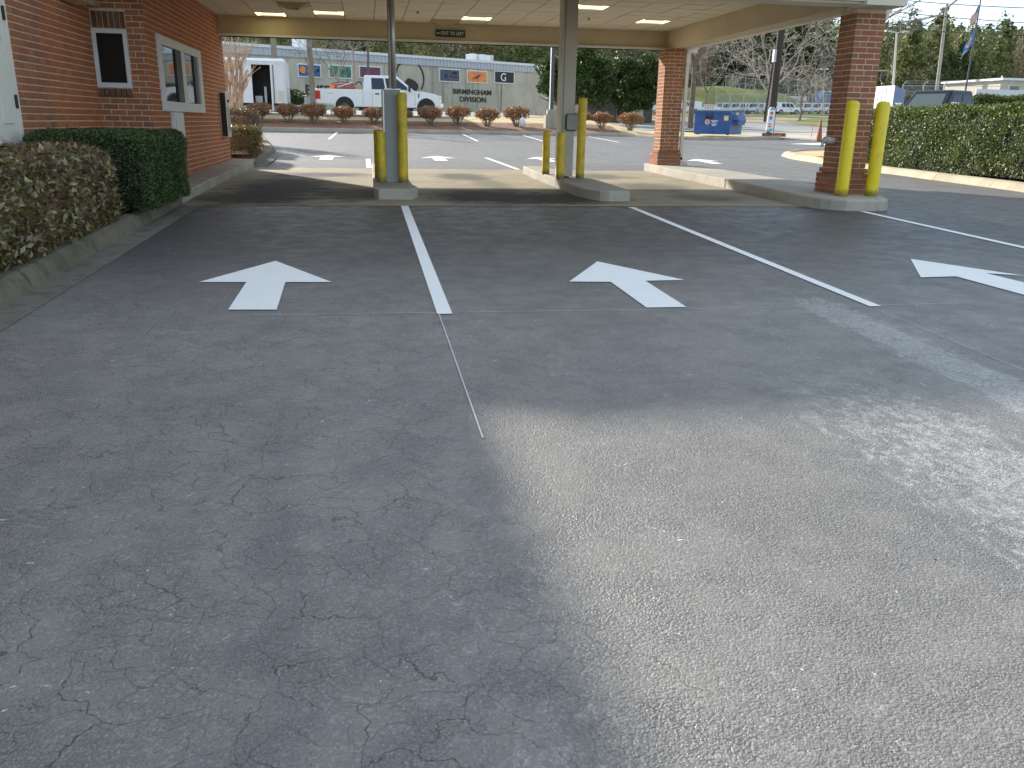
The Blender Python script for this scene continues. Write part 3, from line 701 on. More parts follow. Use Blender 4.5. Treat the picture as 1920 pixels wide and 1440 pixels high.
# wall lantern
wl = thing('wall_lantern', (XP + .1, 12.6, 2.9), 'brass wall lantern on the red brick above the white door', 'lantern')
MB().box((XP, 12.3, 2.78), (XP + .05, 12.75, 3.1)).build('back_plate', brass, wl)
MB().hexa([(XP + .05, 12.25, 2.78), (XP + .24, 12.25, 2.80), (XP + .24, 12.8, 2.80), (XP + .05, 12.8, 2.78), (XP + .05, 12.22, 3.0), (XP + .28, 12.22, 3.0), (XP + .28, 12.83, 3.0), (XP + .05, 12.83, 3.0)]).build('glass_cage', simple('frosted_glass', (.75, .66, .42), .4, .2, 20), wl)
m = MB()
for k in range(5):
    y = 12.22 + .61 * k / 4; m.box((XP + .24, y - .008, 2.78), (XP + .295, y + .008, 3.02))
m.build('bars', brass, wl)
MB().hexa([(XP + .02, 12.2, 3.02), (XP + .3, 12.2, 3.02), (XP + .3, 12.85, 3.02), (XP + .02, 12.85, 3.02), (XP + .02, 12.4, 3.15), (XP + .1, 12.4, 3.15), (XP + .1, 12.65, 3.15), (XP + .02, 12.65, 3.15)]).build('cap', brass, wl)

# ------------------------------------------------------------------ canopy
can = thing('drive_through_canopy', (2, 16, .3), 'cream flat roofed canopy over the drive through lanes', 'canopy')
BZ = 3.09; CZ = 3.48; FT = 3.83
MB().box((W + .001, 20.10, BZ), (7.42, 20.48, 3.70)).box((W + .001, 20.085, BZ - .0), (7.43, 20.5, BZ + .03)).build('rear_beam', cream, can, bevel=.006)
MB().box((W + .002, 20.04, BZ - .012), (6.949, 20.084, BZ + .035)).build('rear_beam_lip', whitetrim, can)
MB().box((6.95, 12.46, BZ + .001), (7.38, 20.098, 3.70)).build('side_beam', cream, can, bevel=.006)
MB().box((7.3, 12.47, BZ - .004), (7.46, 20.49, BZ + .045)).box((7.381, 12.47, BZ + .045), (7.44, 20.49, 3.74)).build('side_trim', creamlt, can)
MB().box((W + .001, 12.05, BZ + .02), (7.60, 12.45, 3.70)).build('front_beam', creamlt, can, bevel=.006)
MB().box((W + .001, 11.98, BZ + .05), (7.62, 12.049, 3.35)).build('fascia_board', creamlt, can)
MB().box((7.06, 11.93, BZ - .002), (7.68, 12.62, BZ + .12)).build('column_cap', creamlt, can, bevel=.004)
MB().box((-9, 11.55, 3.70), (7.75, 20.62, FT)).build('roof', creamlt, can)
m = MB(); g = [(11.40, 3.62), (11.40, 3.80), (11.55, 3.80), (11.55, 3.62)]
MB().extr([(11.42, 3.82), (11.42, 3.70), (11.46, 3.66), (11.55, 3.66), (11.55, 3.82)], 'x', -3.4, 7.75).build('gutter', creamlt, can)
q0 = gp(1, 1) if False else None
TS = .61
tiles = []; off = wloc(can)
tm = {}
lights = [(-2.12, 19.45), (-.84, 18.92), (2.38, 18.83), (4.32, 16.80), (6.16, 18.66)]
nxt = int((6.95 - W) / TS) + 1; nyt = int((20.1 - 12.45) / TS) + 1
gx0 = 2.07 - TS * 9 ; gy0 = 20.1
grid = MB()
xlines = [x for x in [gx0 + TS * k for k in range(-2, 20)] if W + .02 < x < 6.93]
ylines = [y for y in [gy0 - .22 - TS * k for k in range(0, 15)] if 12.47 < y < 20.07]
ex = [W] + xlines + [6.95]; ey = sorted([12.46] + ylines + [20.10])
lcell = []
for lx, ly in lights:
    i = max(0, min(len(ex) - 2, sum(1 for x in ex if x <= lx) - 1)); j = max(0, sum(1 for y in ey if y <= ly) - 1); lcell.append((i, j))
vents = []
for lx, ly in ((-1.48, 18.0), (1.75, 19.3)):
    i = sum(1 for x in ex if x <= lx) - 1; j = sum(1 for y in ey if y <= ly) - 1; vents.append((i, j))
for i in range(len(ex) - 1):
    for j in range(len(ey) - 1):
        if (i, j) in lcell or (i, j) in vents: continue
        sx, sy = ex[i + 1] - ex[i] - .022, ey[j + 1] - ey[j] - .022; k = (round(sx, 3), round(sy, 3))
        if sx < .03 or sy < .03: continue
        if k not in tm:
            mm = MB().box((-sx / 2, -sy / 2, 0), (sx / 2, sy / 2, .012)); me = bpy.data.meshes.new('ceiling_tile'); me.from_pydata(mm.v, [], mm.f); me.update(); me.materials.append(tilem); tm[k] = me
        o = bpy.data.objects.new('ceiling_tile', tm[k]); COL.objects.link(o); o.parent = can
        o.location = Vector(((ex[i] + ex[i + 1]) / 2, (ey[j] + ey[j + 1]) / 2, CZ + .001 + rnd.uniform(0, .003))) - off
        o.rotation_euler = (rnd.uniform(-.004, .004), rnd.uniform(-.004, .004), 0)
for x in xlines: grid.box((x - .009, 12.46, CZ + .006), (x + .009, 20.099, CZ + .022))
for y in ylines: grid.box((W + .002, y - .009, CZ + .0065), (6.949, y + .009, CZ + .0225))
grid.build('ceiling_grid', gridm, can)
MB().box((W + .002, 12.46, CZ + .03), (6.949, 20.099, CZ + .06)).build('ceiling_deck', gridm, can)
sp = MB()
for x, y in ((1.09, 18.19), (4.6, 18.2), (-1.2, 16.0), (4.6, 14.2)): sp.tube((x, y, CZ - .035), (x, y, CZ + .004), .02, .03)
sp.build('sprinkler', gridm, can)
LL = ['lit ceiling light nearest the brick teller wall, first from the left', 'lit ceiling light between the teller wall and the grey kiosk post', 'lit ceiling light right of the dark exit sign', 'lit ceiling light beside the top of the tan post', 'lit ceiling light near the far brick column, rightmost of them']
for (i, j), lab in zip(lcell, LL):
    x0, x1, y0, y1 = ex[i] + .014, ex[i + 1] - .014, ey[j] + .014, ey[j + 1] - .014
    t = thing('ceiling_light', ((x0 + x1) / 2, (y0 + y1) / 2, CZ), lab, 'ceiling light', 'lit square lights in the canopy ceiling')
    e = .10
    MB().hexa([(x0, y0, CZ + .002), (x0 + e, y0 + .05, CZ + .02), (x0 + e, y1 - .05, CZ + .02), (x0, y1, CZ + .002), (x0, y0, CZ + .03), (x0 + e, y0 + .05, CZ + .03), (x0 + e, y1 - .05, CZ + .03), (x0, y1, CZ + .03)]).build('lamp_tube_glow', lit, t)
    MB().hexa([(x1 - e, y0 + .05, CZ + .02), (x1, y0, CZ + .002), (x1, y1, CZ + .002), (x1 - e, y1 - .05, CZ + .02), (x1 - e, y0 + .05, CZ + .03), (x1, y0, CZ + .03), (x1, y1, CZ + .03), (x1 - e, y1 - .05, CZ + .03)]).build('lamp_tube_glow', lit, t)
    MB().box((x0 + e, y0 + .0, CZ + .012), (x1 - e, y1 - .0, CZ + .022)).build('diffuser', litd, t)
    MB().box((x0, y0 - .004, CZ - .004), (x1, y0 + .012, CZ + .01)).box((x0, y1 - .012, CZ - .004), (x1, y1 + .004, CZ + .01)).build('frame', creamlt, t)
for (i, j), lab in zip(vents, ['brown pyramid ceiling vent near the left pair of lights', 'brown pyramid ceiling vent above the exit sign']):
    cx, cy = (ex[i] + ex[i + 1]) / 2, (ey[j] + ey[j + 1]) / 2; h = .295
    t = thing('ceiling_vent', (cx, cy, CZ), lab, 'vent', 'brown vents in the canopy ceiling')
    MB().hexa([(cx - .08, cy - .08, CZ - .10), (cx + .08, cy - .08, CZ - .10), (cx + .08, cy + .08, CZ - .10), (cx - .08, cy + .08, CZ - .10), (cx - h, cy - h, CZ - .004), (cx + h, cy - h, CZ - .004), (cx + h, cy + h, CZ - .004), (cx - h, cy + h, CZ - .004)]).build('cone', goldm, t)
    MB().box((cx - h, cy - h, CZ - .004), (cx + h, cy + h, CZ + .01)).build('flange', tilem, t)
    MB().box((cx + .02, cy - .11, CZ - .103), (cx + .1, cy + .1, CZ - .05)).build('damper', gridm, t)
# exit sign
es = thing('exit_sign', (1.92, 20.07, 3.28), 'dark green sign with arrow reading exit to left on the rear beam', 'sign')
MB().box((1.59, 20.055, 3.205), (2.25, 20.082, 3.345)).build('board', greensign, es)
text('EXIT TO LEFT', 'lettering', whiteflat, es, (1.965, 20.053, 3.275), .098, (math.pi / 2, 0, 0), .001, wscale=.80, spacing=1.05)
MB().box((1.625, 20.051, 3.269), (1.70, 20.054, 3.281)).quad([(1.612, 20.052, 3.275), (1.645, 20.052, 3.253), (1.645, 20.052, 3.297)]).build('arrow', whiteflat, es)

# ------------------------------------------------------------------ brick columns
def column(cx, y0, w, zb, zt, label, drain_side):
    t = thing('brick_column', (cx, y0 + w / 2, zb), label, 'column', 'square red brick columns under the canopy')
    cy = y0 + w / 2; br = []; k = 0; z = zb; d_ = .095
    core = MB(); core.box((cx - w / 2 + .004, cy - w / 2 + .004, zb), (cx + w / 2 - .004, cy + w / 2 - .004, zt)).box((cx - w / 2 - .045, cy - w / 2 - .045, zb), (cx + w / 2 + .045, cy + w / 2 + .045, zb + 4 * CO - .01)); core.build('mortar', mortar, t)
    while z + CO <= zt + .02:
        ww = w + (.115 if k < 4 else (.06 if k == 4 else 0)); h = ww / 2; bh = min(BH, zt - z - .004)
        for s in (-1, 1):
            for ax in (0, 1):
                full = (k % 2 == ax)
                span = ww if full else ww - 2 * d_ - .028
                parts = [(-span / 2, -.007), (.007, span / 2)] if full else [(-span / 2, span / 2)]
                if not full and k % 4 > 1: parts = [(-span / 2, -span / 2 + span * .38), (-span / 2 + span * .38 + .01, span / 2)]
                for (p, q) in parts:
                    c = (p + q) / 2; L_ = q - p; pc = s * (h - d_ / 2)
                    if ax == 0: br.append([cx + c, cy + pc, z + CO / 2, L_, d_, bh, view_size((cx + c, cy + s * h, z), np.array([0, s, 0]), L_, BH)])
                    else: br.append([cx + pc, cy + c, z + CO / 2, d_, L_, bh, view_size((cx + s * h, cy + c, z), np.array([s, 0, 0]), L_, BH)])
        z += CO; k += 1
    lay(t, br, brickm); return t
column(7.375, 12.30, .46, .425, BZ - .004, 'large near brick column behind two tall yellow bollards', 1)
column(7.03, 19.62, .46, .475, BZ - .002, 'small far brick column with no bollards, left of the blue dumpster', 1)
def downspout(x, y, zb, zt, label, outx):
    t = thing('downspout', (x, y, zb), label, 'downspout', 'white downspouts behind the brick columns')
    MB().box((x - .04, y - .03, zb + .12), (x + .04, y + .03, zt - .5)).build('pipe', creamlt, t, bevel=.006)
    MB().hexa([(x - .04, y - .03, zb + .12), (x + .04, y - .03, zb + .12), (x + .04, y + .03, zb + .12), (x - .04, y + .03, zb + .12), (x - .04, y - .03, zb + .19), (x + .04, y - .03, zb + .19), (x + .04, y + .03, zb + .19), (x - .04, y + .03, zb + .19)]).hexa([(x, y - .035, zb + .03), (x + outx * .18, y - .035, zb + .0), (x + outx * .18, y + .035, zb + .0), (x, y + .035, zb + .03), (x - .04, y - .035, zb + .12), (x + outx * .16, y - .035, zb + .07), (x + outx * .16, y + .035, zb + .07), (x - .04, y + .035, zb + .12)]).build('elbow', creamlt, t)
    MB().box((x - .05, y - .05, zt - .5), (x + .05, y + .05, zt - .24)).box((x - .05, y - .06, zt - .24), (x + .20, y + .06, zt - .15)).box((x + .1, y - .07, zt - .15), (x + .24, y + .07, zt)).build('leader_head', creamlt, t)
downspout(7.40, 19.80, .50, 3.25, 'white downspout behind the far brick column', 1)
downspout(7.72, 12.80, .45, 3.25, 'white downspout behind the large near brick column', 1)
t = thing('wall_fixture', (7.03, 12.42, 1.15), 'round white fixture on the left side of the near brick column', 'fixture')
p = aty(1552, 264, 12.42)
MB().tube((7.14, 12.5, p[2]), (6.98, 12.46, p[2] + .01), .045, .055, 12).build('body', whitetrim, t, smooth=False)
MB().tube((6.98, 12.46, p[2] + .01), (6.92, 12.44, p[2] - .02), .056, .03, 12).tube((6.93, 12.45, p[2] - .0), (6.92, 12.44, p[2] - .09), .022, .022, 8).build('nozzle', galv, t)

# ------------------------------------------------------------------ kiosk post, tan post, bollards
t = thing('kiosk_post', (.39, 14.1, .45), 'grey painted teller kiosk casing with a slim metal tube up to the ceiling', 'kiosk post')
zb = .45
MB().hexa([(.285, 14.02, zb), (.515, 14.02, zb), (.53, 14.6, zb), (.27, 14.6, zb), (.262, 14.06, 1.865), (.545, 14.06, 1.865), (.55, 14.6, 1.865), (.26, 14.6, 1.865)]).build('casing', greypaint, t, bevel=.008)
MB().box((.30, 14.1, 1.865), (.56, 14.45, 1.885)).build('top_plate', alu, t)
MB().box((.375, 14.12, 1.88), (.425, 14.20, CZ)).build('tube_rear', simple('worn_steel', (.28, .25, .22), .4, .2, 3, 20, .05, metal=.3), t, bevel=.01)
MB().tube((.455, 14.12, 1.88), (.458, 14.12, CZ), .034, n=16).build('tube', alu, t, smooth=True)
MB().box((.27, 14.012, .452), (.29, 14.02, 1.85)).build('edge_seam', alu, t)
t = thing('tan_post', (3.5, 15.2, .47), 'tan square steel post with a rounded grey panel on the middle island', 'post')
p0, p1 = 3.375, 3.635
MB().box((p0, 15.12, .50), (p1, 15.42, CZ)).build('shaft', tanpaint, t, bevel=.006)
MB().box((p0 + .04, 15.108, .50), (p0 + .05, 15.12, CZ)).build('seam', gridm, t)
MB().box((p0 + .03, 15.18, .44), (p1 - .05, 15.36, .50)).build('base', blackm, t)
a = aty(1060, 213, 15.11); b = aty(1080, 245, 15.11)
def rrect(x0, x1, z0, z1, r, n=4):
    P = []
    for cx, cz, s in ((x1 - r, z0 + r, -90), (x1 - r, z1 - r, 0), (x0 + r, z1 - r, 90), (x0 + r, z0 + r, 180)):
        for k in range(n + 1):
            an = math.radians(s + 90 * k / n); P.append((cx + r * math.cos(an), cz + r * math.sin(an)))
    return P
MB().extr(rrect(3.47, 3.69, b[2], a[2], .04), 'y', 15.06, 15.118).build('panel_rim', blackm, t)
MB().extr(rrect(3.484, 3.69, b[2] + .014, a[2] - .014, .032), 'y', 15.05, 15.06).build('panel_face', simple('grey_panel', (.27, .28, .25), .5, .08), t)
def bollard(h, r, mat, domed):
    b = thing('bollard', (0, 0, 0), 'x', 'bollard', 'yellow safety bollards')
    prof = [(r, 0), (r, h - .05 if domed else h - .015)]
    prof += [(r * .93, h - .03), (r * .7, h - .008), (r * .3, h)] if domed else [(r * .97, h - .004), (r * .8, h)]
    o = MB().lathe((0, 0, 0), prof, 24).build('pipe', mat, b, local=True)
    for p in o.data.polygons: p.use_smooth = len(p.vertices) == 4
    o.data.set_sharp_from_angle(angle=math.radians(40)) if hasattr(o.data, 'set_sharp_from_angle') else None
    MB().lathe((0, 0, 0), [(r * 1.04, 0), (r * 1.04, .012)], 24).build('base_ring', yellowold if mat is yellowold else yellow, b, local=True)
    if not domed: MB().lathe((0, 0, h + .0005), [(r * .78, 0), (r * .7, .006)], 20).build('cap', yellowold, b, local=True)
    return b
tallY = bollard(1.37, .094, yellow, True); tallO = bollard(1.36, .075, yellowold, False); shortO = bollard(.78, .073, yellowold, False)
def put(o, px, py, dz, label, first=False, xy=None):
    p = gp(px, py, dz) if xy is None else np.array([*xy, G(*xy) + dz])
    if first: o.location = tuple(p); o['label'] = label; return o
    return rename_clone(o, label, p)
put(tallY, 1577, 367, .172, 'bright tall yellow bollard in front of the near brick column, left one', True)
put(tallY, 1633, 367, .172, 'bright tall yellow bollard at the right edge of the near brick column')
put(tallO, 1087, 334, .162, 'tall weathered yellow bollard right of the tan post')
put(tallO, 757, 342, .162, 'tall yellow bollard close against the right side of the grey kiosk', True)
b = put(shortO, 1050, 335, .162, 'short yellow bollard touching the front left of the tan post', True)
put(shortO, 1023, 326, .162, 'short yellow bollard standing alone left of the tan post')
b1 = put(shortO, 716, 341, .162, 'short yellow bollard left of the grey kiosk, the nearer one'); b2 = put(shortO, 711, 334, .162, 'short rust streaked bollard half hidden behind another beside the grey kiosk')
t = thing('anchor_bolt', gp(716, 346, .16), 'small anchor bolt on the first island below the short bollard', 'bolt'); MB().tube((0, 0, -.01), (0, 0, .05), .008, n=6).build('rod', gridm, t, local=True)
t = thing('anchor_bolt', gp(765, 347, .16), 'small anchor bolt on the first island below the tall bollard', 'bolt'); MB().tube((0, 0, -.01), (0, 0, .05), .008, n=6).build('rod', gridm, t, local=True)

# ------------------------------------------------------------------ hedges
def boxcloud(n, a, b, shell=.16, rough=.06, fr=3.):
    """points near the surface of a rounded box a..b with lumpy outline; returns points and outward normals"""
    a = np.array(a); b = np.array(b); c = (a + b) / 2; h = (b - a) / 2
    fa = np.array([h[1] * h[2], h[0] * h[2], h[0] * h[1]]); pr = fa / fa.sum()
    ax = rng.choice(3, n, p=pr); sg = np.where(rng.random(n) < .5, -1, 1)
    p = (rng.random((n, 3)) * 2 - 1); nn = np.zeros((n, 3)); idx = np.arange(n)
    bot = (ax == 2) & (sg < 0); sg[bot] = 1
    p[idx, ax] = sg; nn[idx, ax] = sg
    # round the edges
    q = p * h; r = min(h) * .38
    qi = np.clip(q, -(h - r), h - r); dlt = q - qi; ln = np.linalg.norm(dlt, axis=1, keepdims=True)
    q = qi + dlt / np.maximum(ln, 1e-6) * np.minimum(ln, r); nn = unit(nn * .4 + dlt / np.maximum(ln, 1e-6))
    lump = np.sin(q[:, 0] * fr + 1.3) * np.sin(q[:, 1] * fr * 1.2 + .4) * np.sin(q[:, 2] * fr * 1.1 + 2)
    depth = -rng.random(n) ** 1.7 * shell + rng.normal(size=n) * rough * .35 + lump * rough
    return c + q + nn * depth[:, None], nn
def hedge(name, a, b, n, size, mat, label, core, shell=.15, rough=.05, aspect=.5, twigs=0, group=None, outw=.7, fr=4., rz=0., coremat=None, sparse=None):
    cx, cy = (a[0] + b[0]) / 2, (a[1] + b[1]) / 2
    t = thing(name, (cx, cy, a[2]), label, 'hedge', group, rz)
    o = (cx, cy, a[2]); A = np.array(a) - o; B = np.array(b) - o
    P, nn = boxcloud(n, A, B, shell, rough, fr)
    if sparse is not None:
        k = rng.random(len(P)) < sparse(P, A, B); P, nn = P[k], nn[k]
    fl = fastmesh('foliage', leaves(P, size, aspect, nn, outw, .3), 4, [mat], t, local=True); stuff(fl)
    # inner occluder: lumpy closed core filling the hedge
    bm = bmesh.new(); bmesh.ops.create_cube(bm, size=1); bmesh.ops.subdivide_edges(bm, edges=bm.edges[:], cuts=6, use_grid_fill=True)
    hh = (B - A) / 2 - core; c = (A + B) / 2
    for v in bm.verts:
        q = np.array(v.co) * 2 * hh; r = min(hh) * .35; qi = np.clip(q, -(hh - r), hh - r); dl = q - qi; ln = np.linalg.norm(dl)
        if ln > 1e-6: q = qi + dl / ln * min(ln, r)
        q = q * (1 + rnd.uniform(-.03, .03)); v.co = Vector(c + q)
    me = bpy.data.meshes.new('inner_occluder'); bm.to_mesh(me); bm.free(); me.materials.append(coremat or twigm)
    io = bpy.data.objects.new('inner_occluder', me); COL.objects.link(io); io.parent = t
    if twigs:
        P, nn = boxcloud(twigs, A, B, shell * 1.3, rough, fr); d = unit(nn * .9 + rng.normal(size=P.shape) * .55)
        ln = .05 + .10 * rng.random((twigs, 1)); s = unit(np.cross(d, rng.normal(size=P.shape))) * .0022
        e = P + d * ln * .6; st = P - d * ln
        u = np.cross(d, s)
        tw = np.concatenate([np.stack([st - s, st + s, e + s * .5, e - s * .5], 1), np.stack([st - u, st + u, e + u * .5, e - u * .5], 1)])
        stuff(fastmesh('twigs', tw, 4, [twigm], t, local=True))
    return t
darkcore = simple('hedge_shade', (.012, .016, .008), 1., .3)  # near-black core colour stands in for shade inside the hedges
zb1 = G(0, 8) + .13
hedge('clipped_hedge', (-3.74, 5.6, G(0, 6) + .14), (-2.60, 9.62, 1.08), 30000, .066, lf_front, 'thin brownish clipped hedge with sparse glossy leaves at the left edge', .13, .20,   .05, .45, 15000, outw=.5, fr=5.,
      sparse=lambda P, A, B: np.clip(1.0 - .72 * (P[:, 2] - A[2] - .25) / (B[2] - A[2]) * .8 + .35 * (P[:, 0] > B[0] - .1) * (P[:, 1] > 1.2), .22, 1))
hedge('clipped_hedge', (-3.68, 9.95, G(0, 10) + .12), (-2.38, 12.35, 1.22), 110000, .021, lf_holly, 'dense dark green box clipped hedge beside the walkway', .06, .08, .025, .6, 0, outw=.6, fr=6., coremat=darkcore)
hedge('rear_shrub', (-4.2, 20.95, G(0, 21) + .14), (-2.60, 22.9, 1.20), 16000, .04, lf_gold, 'golden topped rounded shrub just past the brick corner, nearer one', .16, .14, .05, .5, 5000, fr=4.)
hedge('rear_shrub', (-4.9, 24.9, G(0, 25) + .14), (-3.08, 27.0, 1.62), 14000, .04, leafmat('brownish_leaf', [(.10, .08, .03), (.07, .07, .025), (.16, .11, .05), (.12, .06, .03)], .5, .3), 'brownish rounded shrub behind the golden one past the brick corner', .16, .14, .06, .5, 5000, fr=4.)
# long privet hedge on the right
a = np.array([13.25, 16.4]); 
hx0 = 13.25
hedge('privet_hedge', (13.02, 19.2, .50), (15.3, 24.3, 2.02), 60000, .05, lf_privet, 'x', .12, .16, .07, .5, 0, fr=2.6, coremat=darkcore) if False else None
def longhedge(p0, p1, wd, z0, z1, n, size, mat, label):
    p0 = np.array(p0, float); p1 = np.array(p1, float); d = p1 - p0; l = np.linalg.norm(d); rz = math.atan2(d[1], d[0]); c = (p0 + p1) / 2
    t = thing('privet_hedge', (c[0], c[1], z0), label, 'hedge', None, rz)
    A = np.array([-l / 2, -wd / 2, 0]); B = np.array([l / 2, wd / 2, z1 - z0])
    P, nn = boxcloud(n, A, B, .17, .07, 2.7)
    k = ~((P[:, 2] < .22) & (rng.random(len(P)) < .55)); P, nn = P[k], nn[k]
    hol = np.sin(P[:, 0] * 5.1 + 2) * np.sin(P[:, 2] * 6.3 + P[:, 1]) * np.sin(P[:, 0] * 1.7); k = ~((hol > .55) & (rng.random(len(P)) < .8)); P, nn = P[k], nn[k]
    stuff(fastmesh('foliage', leaves(P, size, .55, nn, .8, .3, .25), 4, [mat], t, local=True))
    bm = bmesh.new(); bmesh.ops.create_cube(bm, size=1); bmesh.ops.subdivide_edges(bm, edges=bm.edges[:], cuts=8, use_grid_fill=True)
    for v in bm.verts: v.co = Vector((v.co.x * (l - .35), v.co.y * (wd - .35), (v.co.z + .5) * (z1 - z0 - .2) + .03)) + Vector([rnd.uniform(-.03, .03) for _ in range(3)])
    me = bpy.data.meshes.new('inner_occluder'); bm.to_mesh(me); bm.free(); me.materials.append(darkcore); io = bpy.data.objects.new('inner_occluder', me); COL.objects.link(io); io.parent = t  # closed core in near-black, inner shade put into its colour
    st = MB()
    for k in range(24):
        x = -l / 2 + .3 + (l - .6) * k / 23; st.tube((x, -wd / 2 + .3, -.1), (x + rnd.uniform(-.1, .1), -wd / 2 + .25, .35), .02, .015, 5)
    st.build('stems', twigm, t, local=True)
    return t
HEDGE = longhedge((13.95, 22.9), (13.35, 13.6), 1.25, .44, 1.93, 90000, .05, lf_privet, 'tall glossy green clipped hedge behind the right kerb')
longhedge(aty(1815, 190, 40)[:2] + np.array([0, 0]), aty(1990, 190, 40)[:2], 1.4, G(30, 40), aty(1860, 179, 40)[2], 15000, .09, lf_privet, 'low distant green hedge in front of the white fence')

# ------------------------------------------------------------------ clipped reddish bushes on the far verge
def bush_mesh(seed):
    r = np.random.default_rng(seed); t = thing('clipped_bush', (0, 0, 0), 'x', 'bush', 'reddish clipped bushes on the far verge'); m = MB()
    for k in range(13):
        a = 2 * math.pi * k / 13 + r.random(); e = .12 + .40 * r.random(); p = Vector((0.05 * math.cos(a), .05 * math.sin(a), -.05)); q = Vector((e * .6 * math.cos(a), e * .6 * math.sin(a), .26 + .1 * r.random())); w_ = Vector((e * math.cos(a + .2), e * math.sin(a + .2), .55 + .12 * r.random()))
        m.tube(p, q, .022, .016, 5, False); m.tube(q, w_, .016, .008, 4, False)
        for j in range(4):
            s = q.lerp(w_, .3 + .2 * j); m.tube(s, s + Vector((r.normal() * .12, r.normal() * .12, .16 + .1 * r.random())), .007, .003, 3, False)
    m.build('stems', barkgrey, t, local=True)
    n = 3600; u = unit(r.normal(size=(n, 3))); rad = np.array([.60, .52, .29]); 
    P = u * (1 - .35 * r.random((n, 1)) ** 1.5) * rad * (1 + .2 * np.sin(u[:, :1] * 7 + seed) * np.sin(u[:, 1:2] * 6)); P[:, 2] += .56
    k = ~((P[:, 2] < .42) & (r.random(n) < .6)); P = P[k]
    stuff(fastmesh('foliage', leaves(P, .065, .6, u[k], .3), 4, [lf_red], t, local=True)); return t
protos = [bush_mesh(s) for s in (1, 2, 3)]
BU = [(488, 231, 44, 'half hidden behind the shrubs beside the open white trailer'), (541, 227, 42, 'under the trailer tongue, left of the leaning wooden pole'), (589, 233, 46, 'at the foot of the leaning wooden pole by the tailgate'),
      (645, 232, 40, 'in front of the rear wheel of the white truck'), (701, 231, 38, 'just left of the grey kiosk casing'), (752, 233, 40, 'mostly hidden behind the grey kiosk and its tall bollard'), (806, 233, 44, 'in front of the front wheel of the white truck'),
      (858, 236, 46, 'below the word BIRMINGHAM, just ahead of the truck bumper'), (914, 234, 44, 'between the wall lettering and the white balloon'), (968, 236, 48, 'right behind the small white balloon'),
      (1086, 234, 40, 'behind the tan post and its tall bollard'), (1128, 237, 40, 'right of the tall bollard, below the small pickup'), (1181, 236, 44, 'at the right end of the row near the far brick column')]
for i, (px, py, wd, lab) in enumerate(BU):
    p = aty(px, py, 43.0 + .25 * math.sin(i * 2.1)); p[2] = G(p[0], p[1]); lab = 'reddish clipped bush ' + lab
    s = wd / 40 * .97
    o = protos[i] if i < 3 else clone(protos[i % 3])
    o.location = tuple(p); o['label'] = lab; o.rotation_euler.z = rnd.uniform(0, 6.28); o.scale = (s, s, s * .97)
    # keep top height: bushes stand about 0.85 m
t = thing('white_balloon', aty(979, 238, 42.0), 'small round white balloon in front of a bush on the verge', 'balloon')
MB().lathe((0, 0, 0), [(.02, .0), (.10, .05), (.155, .16), (.165, .26), (.13, .37), (.05, .43), (.02, .45)], 16).build('balloon', whiteflat, t, local=True, smooth=True)
MB().tube((0, 0, .44), (-.02, 0, .60), .012, n=5).build('string', whiteflat, t, local=True)

# ------------------------------------------------------------------ trees
def branchy(m, p, d, ln, r, depth, spread=.55, up=.15, kids=3, seg=3, rr=rnd, tips=None, taper=.65, minr=.004):
    q = Vector(p); dd = Vector(d).normalized()
    for k in range(seg):
        nd = (dd + Vector((rr.gauss(0, .12), rr.gauss(0, .12), rr.gauss(0, .08) + up * .25))).normalized(); e = q + nd * (ln / seg)
        r2 = max(minr, r * (1 - (1 - taper) / seg)); m.tube(q, e, r, r2, 5 if r > .03 else 3, False); q = e; dd = nd; r = r2
        if depth > 0 and k >= 1:
            side = dd.orthogonal().normalized(); side.rotate(Matrix.Rotation(rr.uniform(0, 6.28), 3, dd)); c = (dd * .6 + side * spread * 1.3).normalized()
            branchy(m, q, c, ln * rr.uniform(.5, .75), r * .6, depth - 1, spread, up, kids, seg, rr, tips, taper, minr)
    if depth > 0:
        for k in range(kids):
            side = dd.orthogonal().normalized(); side.rotate(Matrix.Rotation(6.28 * k / kids + rr.uniform(-.6, .6), 3, dd)); c = (dd + side * spread * rr.uniform(.6, 1.3) + Vector((0, 0, up))).normalized()
            branchy(m, q, c, ln * rr.uniform(.6, .85), r * .7, depth - 1, spread, up, kids, seg, rr, tips, taper, minr)
    elif tips is not None: tips.append(tuple(q))
def bare_tree(base, h, r, label, mat=barkgrey, depth=4, spread=.55, up=.12, kids=3, name='bare_tree', trunk=.3, seed=1, minr=.012, group=None, haze=0, lean=(0, 0)):
    rr = random.Random(seed); t = thing(name, base, label, 'tree', group); m = MB(); z = h * trunk
    top = Vector((lean[0] * z, lean[1] * z, z)); tm_ = MB(); tm_.tube((0, 0, -.2), top * .5 + Vector((.02 * h * rr.uniform(-1, 1), 0, 0)), r * 1.15, r * .95, 8, False); 
    tm_.tube(tm_.v and (top * .5), top, r * .95, r * .85, 8, False); tm_.build('trunk', mat, t, local=True, smooth=True)
    tips = []
    n = kids + 1
    for k in range(n):
        a = 6.28 * k / n + rr.uniform(-.4, .4); d = Vector((math.cos(a) * spread + lean[0], math.sin(a) * spread, 1)).normalized()
        branchy(m, top, d, h * .30, r * .6, depth, spread, up, kids - (1 if kids > 2 else 0), 3, rr, tips, .7, minr)
    c = m.build('crown', mat, t, local=True)
    return t
